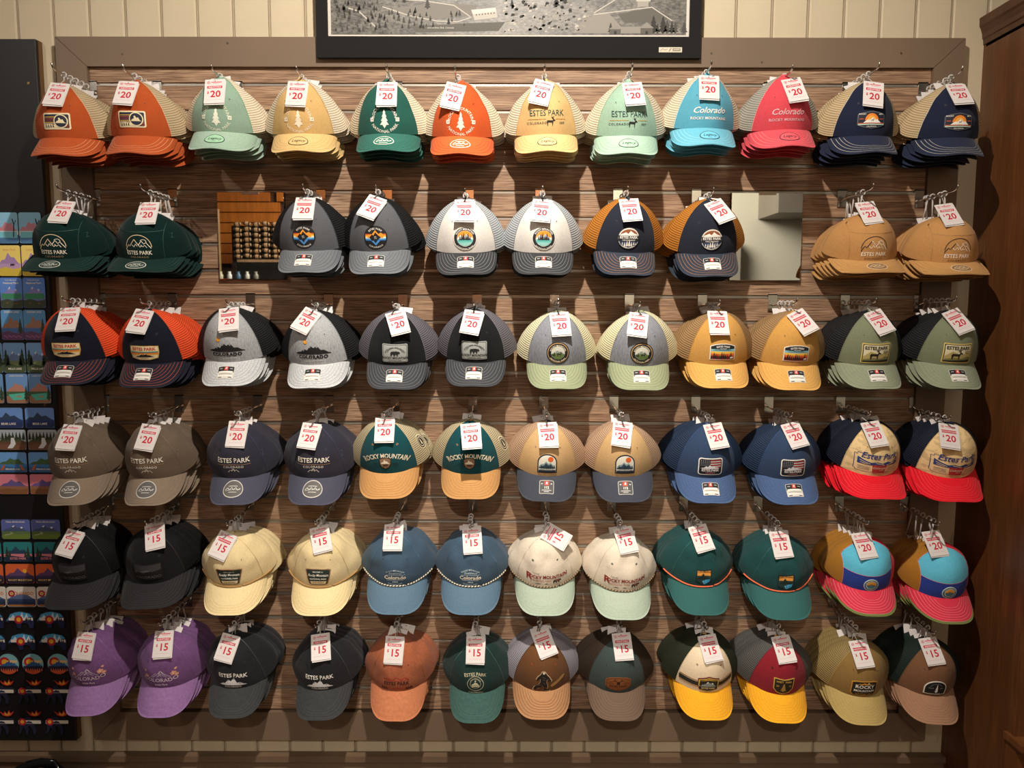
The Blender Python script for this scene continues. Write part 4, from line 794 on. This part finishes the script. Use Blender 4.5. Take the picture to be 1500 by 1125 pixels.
def loop_mesh(drop):
    t = MB(); t.tube([(0.0065*sin(2*pi*i/14), .0, .0065*cos(2*pi*i/14)) for i in range(14)], .0021, 6, True)
    t.tube([(0, 0, -.0065), (0, 0, -drop*.5), (0, .001, -drop)], [.0026, .002, .0012], 6); return t.me('hang_loop', LOOPM, True)
def peg(row, col, tip, zs, label):
    e = empty('peg_hook', (tip.x, 0, zs)); zt_ = tip.z-.012-zs
    b = MB().box((-.0135, -.004, -.047), (.0135, -.0005, .004)).box((-.0135, -.004, .0005), (.0135, .010, .0035)); link('bracket', b.me('bracket', CHROME), e)
    zk = -.030; ps = [(0, -.002, zk), (0, -.02, zk+(zt_-zk)*.3), (0, -.06, zk+(zt_-zk)*.75), (0, -.1, zt_-.002), (0, -PTIP+.022, zt_), (0, -PTIP+.008, zt_+.003), (0, -PTIP, zt_+.013)]
    link('wire', MB().tube(ps, .0026, 8).me('wire', CHROME, True), e)
    tag(e, label, 'hook', 'chrome peg hooks on the slatwall'); return zs+zt_
total = 0
for ri, row in enumerate(ROWS):
    for ci, (kd, tx, ty, jx, jy, gx, gy, roll) in enumerate(row):
        d = KINDS[kd]; rn = random.Random(ri*100+ci*7+3)
        sh = dict(SHAPES[d['shape']]); sh['seed'] = ri*13+ci; cp = Cap(**sh)
        n_same = [i for i, r in enumerate(row) if r[0] == kd]; side = '' if len(n_same) == 1 else ('left ' if ci == n_same[0] else 'right ')
        edge = abs(tx-755)
        ncap = 5 if edge > 500 else (4 if (edge > 260 or ri == 0) else 3)
        if kd in 'ko': ncap = 6
        J = at(jx, jy, -JD); tip = at(tx, ty, -PTIP)
        grp = f'{DESC[kd]}s on the {side}peg of the {ROWNAME[ri]}'
        zs = Z0-PS*PEGSLOT[ri]; zpeg = peg(ri, ci, tip, zs, f'chrome peg hook in {ROWNAME[ri]} carrying {side}stack of {" ".join(DESC[kd].split()[:5])}s')
        fm, bm_, vm = mat(d['front'], d['fk']), mat(d['back'], d['bk']), mat(d['visor'], d['vk'])
        parts = []; SPL = .28 if d['shape'] == 'runner' else .42
        if cp.camper:
            top = mat(d.get('top', d['front']), d['fk'])
            parts += [('lower_front_panel', cp.grid('lower_front_panel', fm, 'front', 0, SPL, 22, 7)), ('upper_front_panel', cp.grid('upper_front_panel', top, 'front', SPL, 1, 22, 9)),
                      ('side_panel', cp.grid('side_panel', bm_, 'left', 0, 1, 20, 14)), ('side_panel', cp.grid('side_panel', mat(d['right'], 'cloth') if 'right' in d else bm_, 'right', 0, 1, 20, 14))]
        else:
            parts += [('front_panel', cp.grid('front_panel', fm, 'front', 0, 1, 26, 16)), ('back_panel', cp.grid('back_panel', bm_, 'back', 0, 1, 36, 14))]
        vis = cp.visor(vm, vm, mat(d['edge'], 'cloth') if 'edge' in d else None)
        but = button_mesh(mat(d.get('btn', d.get('top', d['visor']) if d['bk'] == 'mesh' else d.get('top', d['front'])), 'cloth'))
        apex = cp.crown(0, 1)
        pit0 = {'relaxed': 24, 'trucker': 26, 'dad': 29, 'rope': 29, 'flat': 27, 'camper': 20, 'runner': 27}[d['shape']]
        for k in range(ncap):
            pit = R(pit0+rn.uniform(-1.5, 1.5)); yaw = R(rn.uniform(-3, 3)) if k else R((jx-755)/675*-2+rn.uniform(-2, 2)); rl = R(rn.uniform(-1.5, 1.5))
            rot = M.Rotation(yaw, 4, 'Z') @ M.Rotation(rl, 4, 'Y') @ M.Rotation(pit, 4, 'X')
            jk = J+V((rn.uniform(-.003, .003) if k else 0, STEP*k, (rn.uniform(-.003, .001)-.0025*k) if k else 0))
            loc = jk-rot.to_3x3() @ V((0, -cp.bf, 0)); mw = M.Translation(loc) @ rot; inv = mw.inverted()
            c = link('cap', None); c.empty_display_size = .03; c.matrix_basis = mw; total += 1
            tag(c, (f'{DESC[kd]}, front of {side}stack' if k == 0 else f'{DESC[kd]}, {ORD[k]} from front in {side}stack'), 'cap', grp)
            for nm, me in parts: link(nm, me, c)
            vo = link('visor', vis, c); link('button', but, c, M.Translation(apex-V((0, 0, .0008))))
            # plastic loop on the wire
            aw = mw @ (apex+V((0, 0, .003))); ly = max(min(aw.y, -.03), -PTIP+.016); drop = max(.016, zpeg-aw.z)
            link('hang_loop', loop_mesh(drop), c, inv @ M.Translation((tip.x+(aw.x-tip.x)*.3, ly, zpeg)) @ M.Rotation(R(rn.uniform(-14, 14)), 4, 'Y') @ M.Rotation(R(rn.uniform(-25, 25)), 4, 'Z'))
            # price tag: hangs in front of the crown
            if k == 0: tw = at(gx, gy, -.2); tr = R(roll)
            else: tw = V((aw.x+rn.uniform(-.008, .008), 0, aw.z-.022+rn.uniform(-.004, .006))); tr = R(rn.uniform(-16, 16))
            pts = []
            for a in range(-6, 7):
                for b in range(0, 25):
                    p = mw @ cp.crown(a*.17, b/24)
                    if abs(p.x-tw.x) < .031 and abs(p.z-tw.z) < .037: pts.append((p.y, p.z-tw.z))
            lean, yc = .75, aw.y-.004
            if k == 0 and pts:          # the resting plane with the least gap to the cloth
                best = 9
                for q in range(5, 15):
                    le = q*.05; y_ = min(py_-le*dz for py_, dz in pts)-.0035; gap = sum(py_-(y_+le*dz) for py_, dz in pts)/len(pts)+abs(le-.4)*.004
                    if gap < best: best, lean, yc = gap, le, y_
                if tw.z+.034 > zpeg-.003: yc = min(yc, -PTIP-.004-lean*.034)
            tm = inv @ M.Translation((tw.x, yc, tw.z)) @ M.Rotation(-math.atan(lean), 4, 'X') @ M.Rotation(-tr, 4, 'Y')
            to = link('price_tag', CARD, c, tm)
            if k == 0:
                link('tag_print', tag_meshes(d['price'], d['two']), to)
                link('tag_card_behind', CARD, to, M.Translation((.0008, .0022, -.0035)) @ M.Rotation(R(rn.uniform(-3, 3)), 4, 'Y'))
                hp = tm @ V((0, -.0004, .0315)); lp = inv @ V((tip.x, ly, zpeg-.012)); link('tag_string', MB().tube([hp, (hp+lp)/2+V((0, -.002, 0)), lp], .0005, 5).me('tag_string', STRING), c)
                A, b0 = d['emb'](); surf = cp.front(0, b0)
                if A.base:
                    po = link('patch', A.base_mesh('patch', surf), c); link('patch_art', A.mesh('patch_art', surf, .0012), po)
                else: link('embroidery', A.mesh('embroidery', surf, .0005), c)
                link('visor_stitching', cp.stitches(d['stitch'], 7 if d['shape'] in ('trucker', 'flat', 'runner') else 4), vo)
                if d['stick']:
                    S = d['stick'](); sf = cp.visor_chart(.030); so = link('visor_sticker', S.base_mesh('visor_sticker', sf, .0019), vo); link('sticker_print', S.mesh('sticker_print', sf, .0019, .0001), so)
                sm = mat(d.get('pipe', d['stitch']))
                if cp.camper:
                    link('seam', cp.crown_strip([(cp.fphi(SPL)*(-1+2*i/20), SPL) for i in range(21)], .0012, sm, 'seam'), c)
                    for s in (-1, 1): link('seam', cp.crown_strip([(s*cp.fphi(.0+.9*i/20), .9*i/20) for i in range(21)], .0012, sm, 'seam'), c)
                else:
                    link('seam', cp.crown_strip([(0, i/20) for i in range(20)], .0009, mat(d['front'], 'plain', .9), 'seam', .0007), c)
                    for s in (-1, 1): link('seam', cp.crown_strip([(s*cp.ff, i/24) for i in range(24)], .0016, sm, 'seam', .0009), c)
                    for s in (-1, 1): link('eyelet', cp.eyelet(s*.034, .085, d.get('eye', d['front'])), c)
                if 'rope' in d:
                    r_ = d['rope']; link('rope', cp.rope(mat(r_[0], 'rope') if isinstance(r_, tuple) else mat(r_, 'cloth')), c)
                if kd in 'kvwo':
                    f = lambda a, b: (cp.crown(1.1+a/.09, .3+b/.12), cp.nrm(1.1+a/.09, .3+b/.12))
                    link('side_mark', Art().text('Z', 14, 0, 0, d['stitch'] if kd != 'o' else '#8a6238', 1, 0, shear=.4).mesh('side_mark', f, .0006), c)
            if d.get('side'):
                f = lambda a, b: (cp.crown(1.45+a/.09, .28+b/.12), cp.nrm(1.45+a/.09, .28+b/.12))
                if k == 0:
                    SA = Art().circ(0, 0, 14, '#e0d4b4', 1); SA.circ(0, 0, 12, '#2a2a26', 2); SA.ring(0, 0, 9, 1.5, '#e0d4b4', 3); SA.tree(0, -6, 13, '#e0d4b4', 3); sme = SA.mesh('side_badge', f, .0006)
                link('side_badge', sme, c)
print('caps', total)
# ================================================================ mirrors
def mirror(x0, y0, x1, y1, label):
    a = at(x0, y0, -.014); b = at(x1, y1, -.014); e = empty('wall_mirror', ((a.x+b.x)/2, -.010, b.z)); w = (b.x-a.x)/2; h = a.z-b.z
    link('backing', MB().box((-w, 0, 0), (w, .008, h)).me('backing', mat('#2a2622', 'plain', .6)), e)
    link('glass', MB().box((-w, -.004, 0), (w, -.0002, h), .001).me('glass', mat('#dcdedb', 'plain', .015, 1.)), e)
    link('clip', MB().box((-.025, -.007, h-.007), (.025, .002, h+.003)).me('clip', mat('#9a8878', 'plain', .35, .9)), e)
    tag(e, label, 'mirror', 'square mirrors hung among the second row of caps')
mirror(317, 281, 419, 409, 'square frameless mirror beside dark green caps, reflecting orange planks')
mirror(1072, 282, 1172, 411, 'square frameless mirror beside tan caps, reflecting a pale wall')
# what the mirrors look at: the far side of the shop
OY = -4.3
ow = struct('wall_opposite', MB().box((-3.4, OY-.08, 0), (.6, OY-.03, 3.0)).me('wall_opposite', mat('#4a2c18', 'wood')))
rn = random.Random(5)
for k in range(9):
    z = 1.95+k*.085; cut = -2.16+.09*(8-k)+rn.uniform(-.02, .02)
    for x0_, x1_ in ((-3.3, cut-.03), (cut+.03, .5)):
        link('plank', MB().box((x0_, OY-.03, z), (x1_, OY, z+.076), .006).me('plank', mat(rn.choice(['#b5661f', '#c47426', '#a85c1c']), 'wood', .5)), ow)
wr_ = struct('wall_opposite.001', MB().box((.6, OY-.06, 0), (3.2, OY, 3.0)).me('wall_opposite', mat('#dfdac6', 'plain', .8)))
struct('trim_1', MB().box((2.05, OY+.002, 2.32), (3.2, OY+.5, 3.0)).me('trim_1', mat('#8a8174', 'paint')))
struct('trim_2', MB().box((.9, OY+.002, 1.2), (1.87, OY+.16, 2.15)).me('trim_2', mat('#a39c8c', 'paint')))
po = link('display_post', MB().box((-.03, -.03, 0), (.03, .03, 2.4), .004).me('display_post', mat('#a98a62', 'wood'))); po.location = (-2.32, -3.9, -.05)
tag(po, 'pale wooden post reflected at the left of the left mirror', 'post')
ra = empty('display_rack', (-1.98, -3.95, -.05)); tag(ra, 'slanted display rack of striped bundles reflected in left mirror', 'rack')
link('backboard', MB().box((-.24, -.05, 1.2), (.24, -.03, 2.28)).me('backboard', mat('#1c1814', 'wood')), ra); link('front_lip', MB().box((-.17, .05, 1.99), (.24, .065, 2.01)).me('front_lip', mat('#b08c68', 'wood')), ra)
for sx in (-.22, .22): link('leg', MB().box((sx-.015, -.03, 0), (sx+.015, 0, 1.99)).me('leg', mat('#2a1c12', 'wood')), ra)
ORD7 = ['first', 'second', 'third', 'fourth', 'fifth', 'sixth', 'seventh', 'eighth', 'ninth']
bv = []; bf_ = []; bmi = []
for j in range(9):
    a = pi*j/8
    bv += [V((-.034*cos(a), .018*sin(a)*cos(2*pi*i/10), .018*sin(a)*sin(2*pi*i/10))) for i in range(10)]
for j in range(8):
    for i in range(10): bf_.append([j*10+i, j*10+(i+1) % 10, j*10+10+(i+1) % 10, j*10+10+i]); bmi.append(1 if j in (0, 2, 5, 7) else 0)
bme = new_mesh('bundle', bv, bf_, [mat('#b89268', 'cloth'), mat('#2c2a26', 'cloth')], bmi, True)
for i in range(6):
    for j in range(7):
        o = link('striped_bundle', bme, None, M.Translation((-2.16+i*.074, -3.955+.002*((i*3+j) % 4), 1.985+j*.042+.006*(i % 2))) @ M.Rotation(R(rn.uniform(-12, 12)), 4, 'Y')); tag(o, f'dark and beige striped bundle reflected in left mirror, {ORD7[j]} tier, {ORD7[i]} from left', 'bundle', 'striped bundles on the reflected rack')
ct = empty('glass_counter', (-2.1, -3.6, -.05)); tag(ct, 'grey glass topped counter reflected low in left mirror', 'counter')
link('body', MB().box((-.5, -.2, 0), (.5, .2, 1.80)).me('body', mat('#4a4038', 'wood')), ct); link('top', MB().box((-.52, -.22, 1.80), (.52, .22, 1.83)).me('top', mat('#77767a', 'plain', .15)), ct)
for i in range(9):
    c_ = ['#d8d4c8', '#3f6fb0', '#b8b4a8', '#2a4a80', '#c9c2a0', '#e4e2dc', '#50708a', '#c8c4b8', '#8a8478'][i]
    o = link('jar', MB().tube([(0, 0, 0), (0, 0, .045), (0, 0, .055), (0, 0, .07)], [.018, .018, .01, .011], 10).me('jar', mat(c_, 'plain', .2), True)); o.location = (-2.4+i*.065, -3.5, 1.7805)
    tag(o, f'small jar on the counter reflected in left mirror, {ORD7[i]} from left', 'jar', 'jars on the reflected counter')
# ================================================================ magnets
def scene_art(w, h, sky, far, mid, near, text=None, tc_=WH, ty=0, ts=6., cap=None, seed=1, extra=None, edge='#20242c'):
    A = Art().patch(rrect(w, h, 7), edge); iw, ih = w-1.6, h-1.6; A.poly(rrect(iw, ih, 6.2), sky, 1); x = iw/2-.3
    A.mount(-x, x, -ih*.12, ih*.42, far, 2, seed, cap, 7); A.rect(-x, -ih*.30, x, -ih*.10, mid, 4); A.poly([(-x, -ih*.26), (-x*.4, -ih*.20), (x*.3, -ih*.27), (x, -ih*.22), (x, -ih*.5+6), (x-5, -ih*.5+.4), (-x+5, -ih*.5+.4), (-x, -ih*.5+6)], near, 5)
    if text: A.text(text, ts, 0, ty, tc_, 9, .02)
    if extra: extra(A, iw, ih)
    return A
def x_tree(A, w, h): A.line([(w*.28, -h*.3), (w*.32, h*.1), (w*.26, h*.3)], 3.2, '#2c2c3a', 7); A.line([(w*.32, h*.1), (w*.42, h*.25)], 2, '#2c2c3a', 7); A.rect(-w*.45, -h*.32, w*.45, -h*.12, '#7fd0e0', 6)
def x_bear(A, w, h): A.bear(w*.12, -h*.18, 9, '#2c2a34', 7); A.text('Estes Park', 9, 0, h*.36, '#e8b070', 8, .01, shear=.3)
def x_park(A, w, h): A.text('Rocky Mountain', 5.2, 0, h*.42, WH, 8, .01); A.text('National Park', 8.2, 0, h*.32, WH, 8, .02); A.rect(-w*.45, -h*.20, w*.45, -h*.02, '#3f8f6a', 6); A.elk(-w*.2, -h*.36, 6, '#c0642c', 7); A.elk(w*.2, -h*.38, 6, '#c0642c', 7)
def x_trees(A, w, h):
    for x, k in ((-.38, .6), (-.28, .42), (.36, .62), (.26, .4)): A.tree(w*x, -h*.3, h*k, '#2c4030', 7, .4)
def x_flower(A, w, h):
    A.tree(w*.36, -h*.28, h*.5, '#3a4a30', 7, .4)
    for i in range(12): A.circ(-w*.38+i*w*.068, -h*.36-(i % 3)*2, 2, '#a86a9c', 8)
def x_lake(A, w, h): A.poly([(-w*.42, -h*.2), (w*.42, -h*.14), (w*.42, -h*.36), (-w*.2, -h*.4)], '#58c4b0', 7); A.tree(w*.4, -h*.4, h*.5, '#2f4a38', 8, .35); A.poly([(-w*.1, -h*.28), (w*.12, -h*.22), (w*.2, -h*.3)], '#b88a70', 8)
def x_fall(A, w, h):
    for i in range(8): A.tree(-w*.43+i*w*.12, -h*.02, h*.42, '#2c3a24', 6, .5)
    A.poly([(-w*.02, h*.1), (w*.08, h*.1), (w*.14, -h*.2), (w*.02, -h*.42), (-w*.16, -h*.42), (-w*.04, -h*.18)], '#dfe4ea', 7)
def x_dock(A, w, h): A.poly([(-w*.44, -h*.4), (-w*.3, -h*.12), (-w*.24, -h*.12), (-w*.32, -h*.4)], '#b8643a', 7); A.poly([(w*.44, -h*.4), (w*.3, -h*.12), (w*.24, -h*.12), (w*.32, -h*.4)], '#b8643a', 7)
def x_road(A, w, h): A.line([(-w*.4, -h*.3), (-w*.1, -h*.2), (-w*.2, -h*.14)], 1.6, '#c9c2b0', 7)
def x_sun(A, w, h): A.circ(w*.18, h*.14, 6.5, '#f6b83a', 3)
def x_logo(A, w, h): A.ring(-w*.33, h*.18, 8, 5, '#b02430', 8); A.circ(-w*.33, h*.18, 4, '#f0b83a', 9); A.text('OLORADO', 14, w*.1, h*.18, '#d8842c', 8, .02, sx=.86); A.rect(-w*.45, -h*.46, w*.45, -h*.40, '#d8842c', 8)
MD = [  # art, height in px, centres
 (lambda: scene_art(67, 91, '#8fc8e8', '#c88a98', '#eef0f0', '#4f7fb0', seed=2, extra=x_tree), 334, (11, 45), 'blue lake magnet with a bare tree'),
 (lambda: scene_art(67, 91, '#f2dc7a', '#a88ac0', '#c0a0c8', '#d8c04a', seed=3, extra=x_bear), 382, (15, 49), 'yellow magnet with violet peak and bear'),
 (lambda: scene_art(67, 91, '#5f8fe0', '#8a86c8', '#6a78b8', '#3f4a38', seed=4, cap='#d8d4ec', extra=x_park), 429, (17.5, 51), 'blue park poster magnet with grazing elk'),
 (lambda: scene_art(67, 91, '#5f9fd8', '#a8806a', '#4f78b8', '#6a4a70', 'DREAM LAKE', WH, 38, 7.5, seed=5, extra=x_flower), 476, (19, 52), 'dream lake magnet with purple flowers'),
 (lambda: scene_art(67, 91, '#7fb0e8', '#6f88b8', '#7a8a60', '#4a5a3a', 'MILLS LAKE', WH, -33, 8, seed=6, cap='#e0e6f0', extra=x_trees), 524, (-11, 22, 56), 'mills lake magnet with dark pines'),
 (lambda: scene_art(67, 91, '#6f9fd8', '#c08878', '#4a6a48', '#a07a60', 'LAKE HAIYAHA', WH, 38, 6, seed=7, extra=x_lake), 569, (-10, 26, 59), 'turquoise lake magnet with pink peak'),
 (lambda: scene_art(89, 63, '#6f9ae0', '#33486a', '#2a3f78', '#26386a', 'BEAR LAKE', WH, -18, 9, seed=8), 612, (13, 59), 'bear lake magnet with blue reflection'),
 (lambda: scene_art(89, 63, '#b0bcc8', '#4a5038', '#6a4a34', '#7a5440', seed=9, extra=x_fall), 644, (18, 63), 'brown waterfall magnet in dark forest'),
 (lambda: scene_art(89, 63, '#6fa8e8', '#4a6a48', '#3f7fc0', '#35689c', 'SPRAGUE LAKE', WH, -21, 6.5, seed=10, extra=x_dock), 677, (19, 64), 'sprague lake magnet with brown docks'),
 (lambda: scene_art(89, 63, '#e88a9c', '#6a5a98', '#9a6a50', '#8a5c3a', seed=11), 709, (21, 66), 'pink sunset magnet with brown hills'),
 (lambda: scene_art(89, 63, '#5f6fb8', '#4a5a80', '#5f7a48', '#6f8a3a', 'TRAIL RIDGE ROAD', WH, 23, 6.6, seed=12, cap='#e8ecf4', extra=x_road), 775, (24, 68), 'trail ridge road magnet with green meadow'),
 (lambda: scene_art(89, 63, '#2a8a90', '#2c4a68', '#e08a9c', '#1c3450', 'ESTES PARK', '#f09aa0', -21, 9.5, seed=13, extra=x_trees), 808, (-18, 27, 72), 'teal night magnet with pink lettering'),
 (lambda: scene_art(89, 63, '#f0703c', '#6a4a78', '#3f3560', '#2a2a40', 'ROCKY MOUNTAIN', '#f0c880', -20, 8, seed=14, extra=x_sun), 840, (-15, 30, 74), 'orange sunset magnet with low sun'),
 (lambda: scene_art(89, 63, '#f0ece4', '#5f78a8', '#33486f', '#26365a', seed=15, cap='#c8d4e4', extra=x_logo, edge='#e8e4dc'), 874, (-12, 32, 76), 'white magnet with red and gold letter C')]
BEARP = [(-44, -6), (-40, 2), (-34, 8), (-30, 18), (-20, 20), (-12, 24), (4, 26), (18, 22), (32, 20), (40, 10), (42, -6), (40, -26), (28, -28), (25, -14), (14, -10), (4, -12), (2, -27), (-10, -27), (-12, -12), (-18, -6), (-30, -4), (-38, -10)]
MOOSE = [(-38, 6), (-30, 12), (-14, 12), (-8, 20), (2, 20), (8, 12), (26, 14), (38, 8), (42, 0), (36, -4), (30, 0), (20, -2), (14, -8), (20, -26), (16, -40), (10, -40), (10, -26), (2, -12), (-6, -12), (-4, -26), (-8, -40), (-14, -40), (-14, -24), (-22, -14), (-26, -26), (-32, -38), (-38, -36), (-32, -22), (-34, -8), (-40, -2)]
def bear_art():
    A = Art().patch([(x*1.04, y*1.04) for x, y in BEARP], '#0e1016'); A.poly(BEARP, '#1d2450', 1); A.poly([(-42, -4), (-34, 7), (-29, 17), (-12, 23), (4, 25), (30, 19), (39, 9), (-20, 4)], '#4a9fd0', 2)
    for a, b, c in ((-28, 16, -14), (0, 24, 12), (14, 20, 26)): A.poly([(a, 6), (a+8, b), (c, 6)], '#cfe4f0', 3)
    A.rect(-34, -3, 40, 6, '#ece6da', 4); A.ring(-4, 0, 10, 6.5, '#b81c30', 5); A.circ(-4, 0, 7, '#f0b428', 6)
    for x, h_ in ((18, 14), (22, 18), (28, 15), (33, 16)): A.tree(x, -8, h_, '#161c40', 6, .5)
    return A
def round_art():
    A = Art().patch(circle(0, 0, 35, 36), '#15161c'); A.circ(0, 0, 33, '#7fc0cc', 1); A.poly([(33*cos(R(200+i*14)), 33*sin(R(200+i*14))) for i in range(11)], '#d85a30', 2); A.rect(-30, 4, 28, 12, '#e8c890', 2); A.ring(-11, 6, 13, 7, '#b82430', 4); A.circ(-11, 6, 9.5, '#f0b030', 3); A.mount(-24, 31, -8, 26, '#2f5f98', 5, 4, '#e8d88a'); A.rect(-30, -16, 30, -7, '#26284a', 6)
    for x in range(-26, 28, 7): A.tree(x, -22, 13, '#20182a', 7, .5); A.poly([(x+2, -22), (x+5, -14), (x+6, -23)], '#e8744a', 8)
    A.line([(-28, -6), (-10, -10), (12, -6), (30, -11)], 1.4, '#15161c', 9); return A
def moose_art():
    A = Art().patch(MOOSE, '#0f1018'); A.poly([(x*.95, y*.95) for x, y in MOOSE], '#1c1f3c', 1); A.rect(-34, -3, 36, 8, '#e4dccc', 2); A.ring(-22, 3, 8.5, 6, '#b82034', 4); A.circ(-22, 3, 6, '#e8a830', 5); A.mount(-14, 12, -2, 13, '#26305a', 3, 6, '#e8e4dc')
    a = [(-8, 40), (4, 24), (18, 20), (30, 24), (40, 38), (28, 32), (24, 42), (18, 30), (10, 38), (6, 30)]; A.poly(a, '#c83a28', 3); A.poly([(8, 27), (18, 23), (28, 27), (23, 37), (18, 27), (12, 34)], '#e89a30', 4); A.line([(20, 14), (18, 22)], 3, '#1c1f3c', 3); return A
MD += [(bear_art, 907, (-14, 30, 75), 'bear shaped flag magnet, upper row'), (bear_art, 939, (-11, 33, 78), 'bear shaped flag magnet, lower row'), (round_art, 972, (-23, 13, 49, 86), 'round stained-glass mountain magnet'), (moose_art, 1013, (4, 44, 84), 'moose shaped flag magnet, upper row'), (moose_art, 1058, (4, 44, 84), 'moose shaped flag magnet, lower row')]
POS = {2: ['left column', 'right column'], 3: ['leftmost column', 'middle column', 'right column'], 4: ['edge column', 'left column', 'middle column', 'right column']}
for art, py, xs, desc in MD:
    A = art(); bm2 = A.base_mesh('magnet', flat, .003); pm2 = A.mesh('picture', flat, .003, .00006)
    for i, px in enumerate(xs):
        p = at(px, py, BY-.0006); o = link('magnet', bm2, None, M.Translation(p)); link('picture', pm2, o)
        tag(o, f'{desc}, {POS[len(xs)][i]} on the black board', 'magnet', 'souvenir magnets on the black board')
# ================================================================ black handle at the lower left edge
hb = empty('black_bag', at(60, 1150, -.22)); hb.location.z = -.05
hp = [at(x, y, -.22) for x, y in ((10, 1150), (22, 1131), (40, 1121), (60, 1117), (78, 1119), (92, 1129), (100, 1150))]
link('handle', MB().tube([p-hb.location for p in hp], [.010, .012, .0125, .013, .0125, .012, .010], 12).me('handle', mat('#0c0d0f', 'plain', .16), True), hb)
zb3 = at(60, 1143, -.22).z+.05
link('body', MB().prism([(-.15, 0), (.13, 0), (.11, zb3*.8), (.09, zb3), (-.11, zb3), (-.13, zb3*.8)], -.06, .06).me('body', mat('#131416', 'plain', .35)), hb)
tag(hb, 'glossy black bag with a curved handle at the lower left edge', 'bag')
